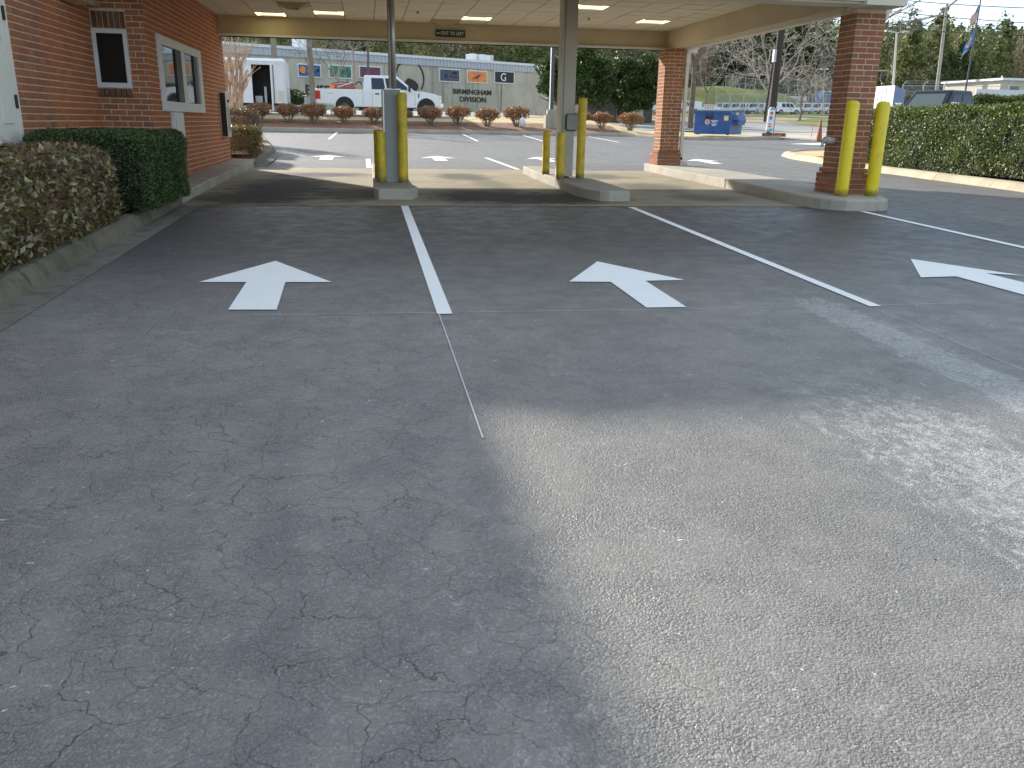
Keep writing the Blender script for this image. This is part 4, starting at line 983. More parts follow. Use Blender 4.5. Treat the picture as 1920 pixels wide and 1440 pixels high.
def leafy_tree(base, h, wd, label, mat, trunkr=.18, n=12000, size=.22, trunkh=.18, name='evergreen_tree', group=None, clumps=26, seed=1, zscale=None, cat='tree', flat=.0):
    r = np.random.default_rng(seed); t = thing(name, base, label, cat, group)
    tm_ = MB().tube((0, 0, -.3), (0, 0, h * .55), trunkr, trunkr * .5, 8, False)
    for k in range(9):
        a = k * 2.4; z = h * (trunkh + .06 * k); tm_.tube((0, 0, z), (math.cos(a) * wd * .36, math.sin(a) * wd * .36, z + h * .12), trunkr * .35, .03, 5, False)
    tm_.build('trunk', bark, t, local=True)
    hz = h * (1 - trunkh) / 2; cz = h * trunkh + hz
    cen = unit(r.normal(size=(clumps, 3))) * (r.random((clumps, 1)) ** .4) * np.array([wd / 2 * .74, wd / 2 * .74, hz * .78]); rad = wd * (.12 + .11 * r.random((clumps, 1)))
    # taper toward the top
    k = r.integers(0, clumps, n); u = unit(r.normal(size=(n, 3))); P = cen[k] + u * rad[k] * (.55 + .45 * r.random((n, 1))) * np.array([1, 1, .8]); 
    f = 1 - .45 * np.clip((P[:, 2:3] / hz), 0, 1) ** 1.5; P[:, :2] *= f; P[:, 2] += cz
    P = P[P[:, 2] > h * trunkh * .7]
    stuff(fastmesh('crown', leaves(P, size, .55, None, 0, .35), 4, [mat], t, local=True)); return t
def pine(base, h, wd, label, mat, n=5000, size=.35, seed=1, group=None, name='pine_tree', low=.25):
    r = np.random.default_rng(seed); t = thing(name, base, label, 'tree', group)
    tm_ = MB().tube((0, 0, -.5), (0, 0, h * .96), h * .014 + .05, .04, 7, False)
    lv = 13; pts = []; nn = []
    for k in range(lv):
        z = h * (low + (1 - low) * (k + r.random() * .6) / lv); rad = wd / 2 * (1 - ((k / lv) ** 1.5)) * r.uniform(.65, 1.1) + .25
        for j in range(6):
            a = r.random() * 6.28; e = np.array([math.cos(a) * rad, math.sin(a) * rad, z + rad * .12]); tm_.tube((0, 0, z - .2), tuple(e), .05, .015, 4, False)
            nn_ = max(6, int(n / lv / 6)); c = np.array([math.cos(a), math.sin(a), .1]) * rad * (.35 + .65 * r.random((nn_, 1))); c[:, 2] += z; c += r.normal(size=(nn_, 3)) * np.array([.20, .20, .22]) * (rad * .6 + .3); pts.append(c)
    tm_.build('trunk', bark, t, local=True); P = np.concatenate(pts)
    stuff(fastmesh('crown', leaves(P, size, .45, None, 0, .35, .4), 4, [mat], t, local=True)); return t
# crape myrtle past the brick corner
cb = aty(440, 232, 31); cb[2] = G(cb[0], 31) + .1
t = thing('crape_myrtle', cb, 'leafless multi stemmed tree with smooth tan bark behind the brick corner', 'tree')
rr = random.Random(5); m = MB(); m2 = MB()
for k in range(7):
    a = 6.28 * k / 7 + .3; s = Vector((.10 * math.cos(a), .10 * math.sin(a), -.1)); q = s; d = Vector((math.cos(a) * .09, math.sin(a) * .09, 1)).normalized(); rad = .085
    for j in range(7):
        e = q + (d + Vector((rr.gauss(0, .10), rr.gauss(0, .10), 0))).normalized() * .36; m.tube(q, e, rad, rad * .88, 7, False); q = e; rad *= .88; d = (d + Vector((math.cos(a) * .012, math.sin(a) * .012, .02))).normalized()
        for _ in range(2 if j >= 3 else 0):
            dd = (d + Vector((rr.gauss(0, .4), rr.gauss(0, .4), .1))).normalized(); e2 = q + dd * .5; m2.tube(q, e2, rad * .7, rad * .45, 5, False); m2.lathe(e2, [(.01, -.04), (rad * .8, 0), (.01, .04)], 6)
            for i in range(3):
                e3 = e2 + (dd + Vector((rr.gauss(0, .4), rr.gauss(0, .4), .3))).normalized() * .45; m2.tube(e2, e3, rad * .38, rad * .2, 4, False); m2.lathe(e3, [(.008, -.03), (rad * .42, 0), (.008, .03)], 5)
m.build('trunk', barktan, t, local=True, smooth=True); m2.build('branches', barktan, t, local=True)
# small bare trees on the verge and behind the truck
b = aty(634, 225, 47.5); b[2] = G(b[0], 47.5); bare_tree(b, 5.0, .06, 'slender bare young tree behind the truck bed in front of the green banner', seed=3, depth=3, trunk=.36, minr=.012, spread=.75, kids=3)
b = aty(667, 225, 49); b[2] = G(b[0], 49); bare_tree(b, 5.4, .05, 'thin bare sapling behind the truck cab left of the brown post', seed=8, depth=2, trunk=.6, minr=.012, spread=.6)
MAGC = [((1047, 214), 62, 5.2, 4.6, 31, 'dark magnolia touching the end of the concrete warehouse, behind the light pole'), ((1103, 214), 60, 6.1, 4.6, 32, 'tall dark magnolia directly right of the tan post'), ((1158, 214), 64, 5.4, 4.4, 33, 'middle dark magnolia behind the small white pickup'), ((1203, 214), 62, 5.0, 4.0, 34, 'dark magnolia left of the far brick column')]
for (px, Y, h, wd, sd, lab) in MAGC:
    b = aty(px[0], px[1], Y); b[2] = G(b[0], b[1]); leafy_tree(b, h, wd, lab, lf_mag, .14, 15000, .17, .12, 'magnolia_tree', 'dark magnolias beside the warehouse', 30, sd)
b = aty(555, 200, 49); b[2] = G(b[0], b[1]); leafy_tree(b, 1.7, 1.5, 'dark green rounded shrub between the trailer and the truck tail', lf_holly, .05, 6000, .07, .02, 'evergreen_shrub', None, 14, 40, cat='shrub')
# bare trees right of the far column
b = aty(1296, 214, 55); b[2] = G(b[0], b[1]); bare_tree(b, 8.4, .19, 'bare tree with a thick dark trunk right of the far brick column', bark, 4, .5, .12, 3, trunk=.45, seed=12, minr=.015)
b = aty(1322, 214, 78); b[2] = G(b[0], b[1]); bare_tree(b, 9.6, .10, 'wide twiggy greyish bare tree in front of the grass mound', barkgrey, 4, .75, .12, 3, trunk=.26, seed=15, minr=.014)
b = aty(1440, 214, 70); b[2] = G(b[0], b[1]); bare_tree(b, 9.5, .14, 'large pale bare tree behind the dark utility pole', simple('pale_bark', (.42, .36, .29), .9, .2), 4, .85, .05, 3, trunk=.25, seed=21, minr=.016)
b = aty(1500, 214, 85); b[2] = G(b[0], b[1]); bare_tree(b, 8.0, .12, 'drooping bare tree between the utility pole and near column', barkgrey, 4, .9, .0, 3, trunk=.3, seed=22, minr=.018)
b = aty(1735, 214, 60); b[2] = G(b[0], b[1]); b = np.array([b[0] - 3.5, b[1] + 1, b[2]])
t = thing('overhanging_branches', aty(1830, 60, 40), 'bare twigs crossing the sky at the top right above the hedge', 'tree'); m = MB(); rr = random.Random(9)
L0 = wloc(t)
for (p, q, r0) in (((1655, 40), (1740, -8), .03), ((1655, 42), (1695, 12), .02), ((1655, 50), (1760, 28), .025), ((1662, 58), (1755, 30), .02), ((1655, 30), (1700, -10), .02), ((1720, 56), (1760, 30), .015), ((1560, 36), (1500, 55), .012), ((1540, 34), (1515, 44), .012)):
    a = Vector(aty(*p, 17)) - L0; e = Vector(aty(*q, 17)) - L0; m.tube(a, e, r0 * .35, r0 * .5, 4, False)
    for k in range(9):
        s = a.lerp(e, rr.uniform(.1, .95)); d = ((a - e).normalized() + Vector((rr.gauss(0, .5), rr.gauss(0, .5), rr.gauss(0, .5)))).normalized(); f_ = s + d * rr.uniform(.15, .55); m.tube(s, f_, .005, .0035, 3, False)
        for j in range(3):
            s2 = s.lerp(f_, rr.uniform(.3, 1)); m.tube(s2, s2 + (d + Vector((rr.gauss(0, .6), rr.gauss(0, .6), rr.gauss(0, .6)))).normalized() * .22, .0035, .002, 3, False)
COL.objects.unlink(t) if False else None
tr0 = Vector(aty(2110, -260, 17)) - L0
m.tube(Vector(aty(1740, -8, 17)) - L0, tr0, .02, .05, 6, False); m.tube(Vector(aty(1760, 28, 17)) - L0, tr0, .015, .05, 6, False)
m.build('branches', barkgrey, t, local=True)
tb = Vector(aty(2110, -260, 17)); gz = G(tb.x, tb.y)
MB().tube((tb.x + .6, tb.y + 1.5, gz - .2), tb, .14, .07, 8).build('trunk', bark, t)
# pines standing out on the right
PG = [(1362, 152, 16, 8, lf_pine, 'dark pine behind the wide twiggy tree, leftmost of the group'), (1392, 153, 18, 10, lf_pine, 'dark dense pine above the green mound'), (1425, 152, 18.5, 10, lf_pine, 'dark pine just left of the utility pole'), (1478, 148, 16, 10, lf_pine, 'dark pine just right of the utility pole'), (1508, 146, 16, 10, lf_pine, 'dark pine behind the drooping bare tree'), (1536, 148, 14, 9, lf_pine, 'dark pine nearest the near brick column on its left'),
      (1500, 178, 21, 10, lf_pine2, 'lighter yellow green pine rising behind the dark pines')]
for i, (px, Y, h, wd, mt, lab) in enumerate(PG):
    b = aty(px, 200, Y); b[2] = G(b[0], Y); pine(b, h, wd, lab, mt, 9000, .5, 50 + i, 'pines behind the van lot', low=.08)
PG2 = [(1700, 150, 17, lf_pine2, 'olive pine right of the pale light pole'), (1745, 150, 19, lf_pine2, 'olive pine left of the tall wooden pole'), (1768, 140, 11, lf_pine, 'bushy green pine behind the parked dark pickup'), (1795, 145, 13, lf_pine, 'green pine left of the flagpole behind the fence'), (1868, 150, 16, lf_pine2, 'tall yellow green pine right of the flags'), (1905, 170, 14, lf_pine2, 'pine at the right edge above the cream building')]
for i, (px, Y, h, mt, lab) in enumerate(PG2):
    b = aty(px, 180, Y); b[2] = G(b[0], Y); pine(b, h, 7, lab, mt, 3600, .5, 80 + i, 'pines on the slope at the right', low=.3)
GB = [(800, 100, 9), (690, 105, 10), (735, 98, 9), (905, 104, 9), (965, 100, 8.5), (1010, 106, 9), (560, 95, 10), (610, 104, 10), (508, 92, 10)]
gl = ['above the blue and orange banner', 'above the maroon banner', 'left of the emblem ring', 'behind the two rooftop units', 'above the black banner', 'above the bare end of the warehouse roof', 'behind the leaning wooden pole', 'above the green banner', 'behind the tall wooden pole by the trailer']
gl = [gl[i] for i in (2, 1, 2, 3, 4, 5, 6, 7, 8)]; gl[0] = 'behind the grey kiosk tube and canopy edge'
for i, (px, Y, h) in enumerate(GB):
    b = aty(px, 200, Y); b[2] = G(b[0], Y); leafy_tree(b, h * 1.15, h * .62, 'pale green tree behind the warehouse roof ' + gl[i], lf_pine2 if i % 3 else lf_olive, .15, 4200, .30, .1, 'light_green_tree', 'pale green trees behind the warehouse', 22, 60 + i)

# wooded hillside: one mass that nobody could count
def forest():
    V = []; MI = []
    def add(P, size, mi, up=.2):
        q = leaves(P, size, .6, None, 0, .35, up); V.append(q.astype(np.float32)); MI.append(np.full(len(q), mi))
    r = rng; n = 0
    for band, (y0, y1, cnt, nl, sz) in enumerate(((104, 150, 260, 620, .42), (150, 230, 420, 480, .60), (230, 340, 620, 300, .9), (340, 520, 900, 210, 1.3))):
        for k in range(cnt):
            y = y0 + (y1 - y0) * r.random(); x = y * (-.26 + 1.22 * r.random())
            if y < 152 and x > .36 * y: continue                      # van lot and fence stay open
            if y < 175 and .41 * y < x < .56 * y: continue
            z = G(x, y); kind = r.random(); left = x < .42 * y
            h = r.uniform(13, 20) if y > 150 else r.uniform(14, 20)
            if kind < (.62 if left else .50):         # pine
                mi = (0 if left else 1) if r.random() < (.75 if left else .45) else (1 if left else 0)
                zz = .25 + .75 * r.random((nl, 1)) ** 1.1; rad = (1 - zz) ** .7 * h * .24 + .3; a = r.random((nl, 1)) * 6.283
                rr_ = rad * np.sqrt(r.random((nl, 1))); P = np.concatenate([x + np.cos(a) * rr_, y + np.sin(a) * rr_, z + zz * h], 1); P += r.normal(size=P.shape) * .35
                add(P, sz, mi)
            else:                                      # bare hardwood haze of twigs
                mi = 2 if r.random() < .7 else 3
                c = int(nl * .75); u = unit(r.normal(size=(c, 3))) * np.sqrt(r.random((c, 1))); P = u * np.array([h * .26, h * .26, h * .36]) + np.array([x, y, z + h * .55])
                n1 = len(P); t_ = unit(r.normal(size=(n1, 3)) + np.array([0, 0, .8])); s = unit(np.cross(t_, r.normal(size=(n1, 3)))) * sz * .07; L_ = t_ * sz * 1.0
                V.append(np.stack([P - L_ - s, P - L_ + s, P + L_ + s, P + L_ - s], 1).astype(np.float32)); MI.append(np.full(n1, mi))
            # trunk
            w_ = .16 + .0006 * y; b = np.array([x, y, z]); tq = []
            for s in (np.array([w_, 0, 0]), np.array([0, w_, 0])):
                tq.append([b - s, b + s, b + s * .5 + [0, 0, h * .8], b - s * .5 + [0, 0, h * .8]])
            V.append(np.array(tq, np.float32)); MI.append(np.full(2, 4))
    # understorey covering the slope
    for (y0, y1, cnt, sz) in ((105, 150, 9000, .5), (150, 300, 26000, .9), (300, 560, 26000, 1.6)):
        y = y0 + (y1 - y0) * r.random(cnt); x = y * (-.26 + 1.22 * r.random(cnt)); k = ~((y < 152) & (x > .36 * y)); x, y = x[k], y[k]
        z = np.array([G(a, b) for a, b in zip(x, y)]) + r.random(len(x)) * sz * 3.5; P = np.stack([x, y, z], 1)
        add(P[::2], sz, 2); add(P[1::2], sz, 3)
    o = fastmesh('wooded_hillside', np.concatenate(V), 4, [lf_pine, lf_pine2, lf_brown, lf_olive, bark], midx=np.concatenate(MI)); stuff(o)
    o['label'] = 'distant wooded hillside of pines and bare hardwoods'
forest()

# ------------------------------------------------------------------ concrete warehouse with banners
A = atz(475, 84, 7.2); B = atz(1060, 126, 7.2); U = np.array([B[0] - A[0], B[1] - A[1], 0]); U /= np.linalg.norm(U); NN = np.array([U[1], -U[0], 0])
if NN[1] > 0: NN = -NN
def onwall(px, py, off=0.):
    r = ray(px, py); t = ((A + NN * off - CAM) @ NN) / (r @ NN); return CAM + r * t
wh = thing('warehouse', (A + B) / 2 * np.array([1, 1, 0]) + np.array([0, 0, 2.2]), 'long grey concrete warehouse with ribbed metal fascia, banners and black wall letters', 'building')
S0 = A - U * 32; S1 = B + U * 1.2; ln = np.linalg.norm(S1 - S0)
def wbox(s0, s1, z0, z1, o0, o1, m):
    P = [S0 + U * s0 + NN * o1, S0 + U * s1 + NN * o1, S0 + U * s1 + NN * o0, S0 + U * s0 + NN * o0]
    m.hexa([(p[0], p[1], z0) for p in P] + [(p[0], p[1], z1) for p in P]); return m
zf = onwall(900, 131)[2]; zf = onwall(700, 117)[2]
panel_w = 3.05; s = 0; k = 0
while s < ln:
    e = min(s + panel_w, ln); wbox(s + .02, e - .02, 1.0, zf, -.2, 0 + .02 * (k % 2), MB()).build('wall_panel', wallmat, wh); s = e; k += 1
wbox(0, ln, 1.0, zf - .01, -25, -.2, MB()).build('rear_mass', wallmat, wh)
wbox(-.3, ln + .3, zf, 7.05, -25, .12, MB()).build('fascia', metalroof, wh)
m = MB(); s = 0
while s < ln:
    wbox(s, s + .16, zf + .03, 7.02, .12, .17, m); s += .40
stuff(m.build('fascia_rib', metalroof, wh))
wbox(-.35, ln + .35, 7.05, 7.28, -25, .24, MB()).build('coping', simple('white_metal', (.68, .70, .72), .4, .04), wh)
ang = math.atan2(U[1], U[0])
BN = [((560, 122, 600, 143), bluep, 'blue banner with orange disc'), ((618, 124, 658, 145), greenp, 'green banner'), ((675, 126, 713, 145), maroonp, 'maroon banner'), ((825, 131, 861, 152), slatep, 'slate grey banner'), ((877, 134, 912, 154), ovm, 'orange banner'), ((928, 135, 963, 155), blackp, 'black banner with white letter G')]
def wp(px, py, off): p = onwall(px, py, off); return p
for (x0, y0, x1, y1), mt, lab in BN:
    a = wp(x0, (y0 + y1) / 2, .06); b = wp(x1, (y0 + y1) / 2, .06); zt = wp((x0 + x1) / 2, y0, .06)[2]; zb = wp((x0 + x1) / 2, y1, .06)[2]
    s0 = (a - S0) @ U; s1 = (b - S0) @ U
    fo = wbox(s0 - .1, s1 + .1, zb - .1, zt + .1, .0, .08, MB()).build('banner_frame', whiteflat, wh); fo['label'] = lab
    bo = wbox(s0, s1, zb, zt, .08, .10, MB()).build('banner', mt, fo)
    c = (a + b) / 2
    if mt is bluep:
        q = wp(567.5, 130.5, .12); mm = MB(); mm.tube(q - NN * .01, q + NN * .02, .30, .30, 20); mm.build('disc', ovm, fo)
    if mt is blackp:
        q = wp(944, 145.5, .13); text('G', 'letter_g', whiteflat, fo, tuple(q), 1.05, (math.pi / 2, 0, ang), .01)
        q = wp(945, 146, .15); mm = MB(); pts = [(.08, .25), (-.12, -.02), (.0, -.02), (-.06, -.25), (.14, .04), (.02, .04)]
        i = [tuple(q + U * u * .8 + np.array([0, 0, v * .8])) for u, v in pts]; mm.quad(i); mm.build('bolt', blackp, fo)
    if mt is ovm:
        q = wp(895, 144, .12); mm = MB()
        for (u0, v0, u1, v1, w_) in ((-.42, -.18, -.1, -.05, .07), (-.1, -.05, .2, .12, .12), (.2, .12, .42, .26, .06), (-.05, -.05, .02, -.25, .05), (.15, .1, .3, -.02, .05)):
            mm.tube(tuple(q + U * u0 + np.array([0, 0, v0])), tuple(q + U * u1 + np.array([0, 0, v1])), w_, w_ * .7, 6)
        mm.build('figure', maroonp, fo)
    if mt in (bluep, greenp, maroonp, slatep):
        mm = MB(); L_ = s1 - s0
        for k in range(7):
            u = s0 + L_ * (.1 + .8 * rnd.random()); z = zb + (zt - zb) * rnd.uniform(.15, .6); wbox(u, u + L_ * rnd.uniform(.05, .2), z, z + .12 + rnd.random() * .2, .10, .105, mm)
        stuff(mm.build('print', slatep if mt is not slatep else blackp, fo))
for s, px, py, sz, ws in (('BIRMINGHAM', 886, 173, 1.0, 1.02), ('DIVISION', 887, 187, 1.0, 1.02)):
    q = wp(px, py, .05); h = (wp(px, py - 4.7, .05)[2] - wp(px, py + 4.7, .05)[2]) / .70
    a = wp(852, py, .05); b = wp(923, py, .05)
    o = text(s, 'wall_lettering', blackm, wh, tuple(q), h, (math.pi / 2, 0, ang), .03)
    bpy.context.view_layer.update(); tw = o.dimensions[0]; want = ((b - a) @ U) if s == 'BIRMINGHAM' else ((wp(912, py, .05) - wp(863, py, .05)) @ U); o.scale = (want / tw, 1, 1); o.data.offset = h * .012
q = wp(648, 172, .05); o = text('BUFFALO ROCK', 'wall_lettering', blackm, wh, tuple(q), (wp(640, 162, .05)[2] - wp(640, 180, .05)[2]) / .7, (math.pi / 2, 0, ang), .03)
bpy.context.view_layer.update(); o.scale = (((wp(722, 170, .05) - wp(576, 170, .05)) @ U) / o.dimensions[0], 1, 1); o.data.offset = .012
# ring emblem with dark animal-like blob
c = wp(768, 147, .06); R_ = (wp(795, 147, .06) - wp(741, 147, .06)) @ U / 2; m = MB()
for a0, a1 in ((-35, 62), (75, 105), (118, 235), (250, 300)):
    n = 12
    for k in range(n):
        t0 = math.radians(a0 + (a1 - a0) * k / n); t1 = math.radians(a0 + (a1 - a0) * (k + 1) / n)
        m.tube(tuple(c + U * R_ * math.cos(t0) + np.array([0, 0, R_ * math.sin(t0)])), tuple(c + U * R_ * math.cos(t1) + np.array([0, 0, R_ * math.sin(t1)])), .07, .07, 5)
m.build('emblem_ring', blackm, wh)
m = MB(); pts = [(-.95, -.9), (-.75, .1), (-.3, .55), (.2, .45), (.75, .2), (1.05, -.1), (1.1, -.5), (.8, -.8), (.3, -.75), (.1, -1.1), (-.4, -1.1)]
cc = wp(769, 156, .06); mm = [cc + U * u * .8 + np.array([0, 0, v * .8]) for u, v in pts]; m.v = [tuple(p) for p in mm] + [tuple(p + NN * .06) for p in mm]; n = len(pts)
m.f = [tuple(range(n)), tuple(range(2 * n - 1, n - 1, -1))] + [(k, (k + 1) % n, n + (k + 1) % n, n + k) for k in range(n)]; m.build('emblem_silhouette', blackm, wh)
for (px, py, wd, hh, lab) in ((886, 107, .9, .75, 'white rooftop unit on the warehouse, left one of the pair'), (905, 107, 1.9, .75, 'white rooftop unit on the warehouse, wider right one of the pair'), (565, 84, 1.2, .95, 'white rooftop unit on the warehouse near the leaning pole')):
    q = onwall(px, py + 6, -3.); t = thing('rooftop_unit', (q[0], q[1], 7.28), lab, 'air conditioner', 'air conditioners on the warehouse roof'); t.rotation_euler.z = ang
    MB().box((-wd / 2, -.6, 0), (wd / 2, .6, hh)).build('case', whiteflat, t, local=True, bevel=.03); MB().box((wd / 2 - .38, -.605, .08), (wd / 2 - .06, -.6, hh - .1)).build('grille', galv, t, local=True); MB().tube((0, 0, hh), (0, 0, hh + .08), .35, .35, 12).build('fan_cover', galv, t, local=True)
# dark low wall / building continuing right under the magnolias
q0 = aty(1130, 214, 66); q1 = aty(1236, 214, 66)
t = thing('grey_low_building', (q0[0], 66, 2.0), 'low grey building in shade behind the magnolias', 'building')
MB().box((q0[0] - 1, 66.5, 1.0), (q1[0] - .4, 78, 4.1)).build('wall', wallgrey, t)
e0 = aty(1224, 165, 65.5); MB().hexa([(q1[0] - 1.0, 64.8, 4.1), (q1[0] + 1.2, 64.8, 4.1), (q1[0] + 1.2, 78, 4.1), (q1[0] - 1.0, 78, 4.1), (q1[0] - .3, 64.8, 4.8), (q1[0] + .6, 64.8, 4.8), (q1[0] + .6, 78, 4.8), (q1[0] - .3, 78, 4.8)]).build('gable_roof', metalroof, t)
MB().box((q1[0] - .3, 64.9, 1.4), (q1[0] - .1, 65.1, 4.1)).build('corner_post', whitetrim, t)
t = thing('utility_cabinet', aty(1197, 214, 62), 'tan utility cabinet under the magnolias', 'cabinet'); t.location.z = G(t.location.x, 62)
MB().box((-.3, -.2, .25), (.3, .2, 1.05)).build('case', tanpaint, t, local=True); MB().box((-.25, -.15, 0), (-.18, .15, .25)).box((.18, -.15, 0), (.25, .15, .25)).build('leg', gridm, t, local=True)

# ------------------------------------------------------------------ vehicles
def arch(cx, cz, r, n=8):                 # from front to rear, over the top
    return [(cx + r * math.cos(math.pi * k / n), cz + r * math.sin(math.pi * k / n)) for k in range(n + 1)]
def wheelset(t, xs, wd, r, mat=galv, tw=.24):
    for x in xs:
        for s in (-1, 1):
            y = s * (wd / 2 - tw / 2 - .02)
            w_ = MB().tube((x, y - tw / 2, r), (x, y + tw / 2, r), r, r, 22).build('wheel', rubber, t, local=True, bevel=.02)
            MB().tube((x, y + s * (tw / 2 - .02), r), (x, y + s * (tw / 2 + .008), r), r * .58, r * .52, 14).build('rim', mat, w_, local=True)
            MB().tube((x, y + s * (tw / 2 + .008), r), (x, y + s * (tw / 2 + .03), r), r * .17, r * .14, 8).build('hub_cap', blackm, w_, local=True)
def lerp3(a, b, t): return tuple(a[i] + (b[i] - a[i]) * t for i in range(3))
def house(t, base, top, wb, wt, zb, zt, paint_, windows, ws=(.06, .94, .12, .9), rear=True, hood_h=None):
    """cab: base=(x0,x1) at zb width wb ; top=(x0,x1) at zt width wt ; x1 is the front. windows: list of (u0,u1,v0,v1) on the sides"""
    (bx0, bx1), (tx0, tx1) = base, top
    P = [(bx0, -wb / 2, zb), (bx1, -wb / 2, zb), (bx1, wb / 2, zb), (bx0, wb / 2, zb), (tx0, -wt / 2, zt), (tx1, -wt / 2, zt), (tx1, wt / 2, zt), (tx0, wt / 2, zt)]
    MB().hexa(P).build('cab', paint_, t, local=True, bevel=.07, seg=3)
    def bil(c00, c10, c01, c11, u, v): return lerp3(lerp3(c00, c10, u), lerp3(c01, c11, u), v)
    def pane(c, uv, off):
        pts = [bil(*c, u, v) for u, v in uv]; n = (Vector(pts[1]) - Vector(pts[0])).cross(Vector(pts[2]) - Vector(pts[0])).normalized()
        n = n if n.dot(Vector(off)) > 0 else -n; a = [Vector(p) - n * .02 for p in pts]; b = [Vector(p) + n * .008 for p in pts]
        m = MB(); m.v = [tuple(p) for p in a + b]; k = len(pts); m.f = [tuple(range(k))[::-1], tuple(range(k, 2 * k))] + [(i, (i + 1) % k, k + (i + 1) % k, k + i) for i in range(k)]
        return m
    for s, c, name in ((-1, (P[0], P[1], P[4], P[5]), 0), (1, (P[3], P[2], P[7], P[6]), 1)):
        for uv in windows:
            pane(c, uv, (0, s, 0)).build('side_window', carglass, t, local=True)
    u0, u1, v0, v1 = ws
    pane((P[1], P[2], P[5], P[6]), [(u0, v0), (u1, v0), (u1 - .02, v1), (u0 + .02, v1)], (1, 0, .3)).build('windshield', shieldglass, t, local=True)
    if rear: pane((P[0], P[3], P[4], P[7]), [(.12, .25), (.88, .25), (.86, .85), (.14, .85)], (-1, 0, 0)).build('rear_window', carglass, t, local=True)
# big white pickup: local x forward, side facing the camera is -y
PL = 6.9; tk_p = aty(593, 213, 45.6); tz = 1.60
tk = thing('white_pickup', (tk_p[0], 46.6, tz), 'white heavy duty pickup with orange gear in its bed in front of the warehouse', 'truck')
prof = [(0.02, .62), (0.0, 1.28), (.05, 1.33), (2.50, 1.33), (2.56, 1.30), (5.35, 1.30), (5.9, 1.27), (6.45, 1.19), (6.72, 1.10), (6.82, .98), (6.85, .62), (6.72, .50)]
prof += [(6.02 + .53 * math.cos(math.pi * k / 9), .44 + .53 * math.sin(math.pi * k / 9)) for k in range(1, 9)] + [(5.44, .46), (2.12, .46)]
prof += [(1.55 + .53 * math.cos(math.pi * k / 9), .44 + .53 * math.sin(math.pi * k / 9)) for k in range(1, 9)] + [(.98, .55)]
tk.scale = (.925, .925, .97)
MB().extr(prof, 'y', -1.0, 1.0).build('body', carwhite, tk, local=True, bevel=.035, seg=2)
MB().extr([(a * .998, b - .012) for a, b in arch(6.02 / .998, .455, .52)] , 'y', -.93, .93).build('front_wheel_well', blackm, tk, local=True)
MB().extr([(a, b - .012) for a, b in arch(1.55, .455, .52)], 'y', -.93, .93).build('rear_wheel_well', blackm, tk, local=True)
for cx in (6.02, 1.55):
    m = MB(); 
    for k in range(12):
        a0 = math.pi * k / 12; a1 = math.pi * (k + 1) / 12
        for s in (-1.0, 1.0):
            m.tube((cx + .55 * math.cos(a0), s, .44 + .55 * math.sin(a0)), (cx + .55 * math.cos(a1), s, .44 + .55 * math.sin(a1)), .035, .035, 6, False)
    m.build('wheel_arch', carwhite, tk, local=True, smooth=True)
wheelset(tk, (1.55, 6.02), 2.0, .42, darkrim)
house(tk, (2.56, 5.42), (2.66, 4.40), 1.92, 1.62, 1.28, 2.05, carwhite, [[(.17, .10), (.44, .10), (.54, .82), (.20, .82)], [(.475, .10), (.88, .10), (.935, .30), (.90, .82), (.585, .82)]], ws=(.05, .95, .08, .92))
MB().box((-.04, -1.003, .80), (.28, -.86, 1.24)).box((-.04, .86, .80), (.28, 1.003, 1.24)).build('tail_light', redlens, tk, local=True, bevel=.02)
MB().box((6.70, -1.003, .88), (6.86, -.72, 1.10)).box((6.70, .72, .88), (6.86, 1.003, 1.10)).build('headlight', amber, tk, local=True, bevel=.02)
MB().box((-.22, -.98, .52), (.02, .98, .74)).build('rear_bumper', chrome, tk, local=True, bevel=.03); MB().box((6.80, -.99, .48), (6.98, .99, .72)).build('front_bumper', chrome, tk, local=True, bevel=.04)
MB().box((6.84, -.68, .76), (6.90, .68, 1.12)).build('grille', chrome, tk, local=True, bevel=.02)
for x in (3.22, 4.62): MB().box((x, -1.02, 1.10), (x + .22, -.99, 1.16)).build('door_handle', blackm, tk, local=True)
m = MB()
for x in (2.55, 3.05, 4.38, 5.40): m.box((x, -1.004, .55), (x + .014, -.998, 1.27))
m.build('door_gap', gridm, tk, local=True)
MB().box((5.04, -1.22, 1.28), (5.16, -1.0, 1.56)).tube((5.1, -1.0, 1.34), (5.1, -1.1, 1.36), .03).build('side_mirror', blackm, tk, local=True, bevel=.02)
MB().extr([(5.56, .98), (5.62, .98), (5.66, 1.20), (5.60, 1.20)], 'y', -1.012, -.99).build('fender_badge', blackm, tk, local=True)
m = MB()
for z, x0, x1 in ((1.10, 4.75, 5.0), (1.03, 4.72, 5.05), (.96, 4.75, 4.98), (.89, 4.72, 5.02), (.77, 4.7, 4.95)): m.box((x0, -1.006, z), (x1, -.999, z + .025))
for z, x0, x1 in ((1.10, .62, .95),): m.box((x0, -1.006, z), (x1, -.999, z + .03))
m.build('door_print', galv, tk, local=True)
MB().box((2.1, -.97, .40), (5.4, -.90, .46)).box((2.3, -.8, .3), (5.3, .8, .45)).build('running_board', blackm, tk, local=True)
g = thing('spray_tank', (tk_p[0] + 1.5, 46.5, tz + 1.29), 'rusty orange tank and hose rig lying in the truck bed', 'tank')
MB().tube((-.55, -.1, .12), (.45, -.1, .14), .16, .16, 14).build('tank', rust, g, local=True)
MB().tube((-.75, -.15, .12), (-.55, -.15, .12), .15, .16, 12).build('tank_cap', orange, g, local=True); MB().path([(-.4, -.3, .1), (-.1, -.3, .2), (.2, -.3, .3), (.35, -.3, .34)], .02).build('wand', whiteflat, g, local=True)
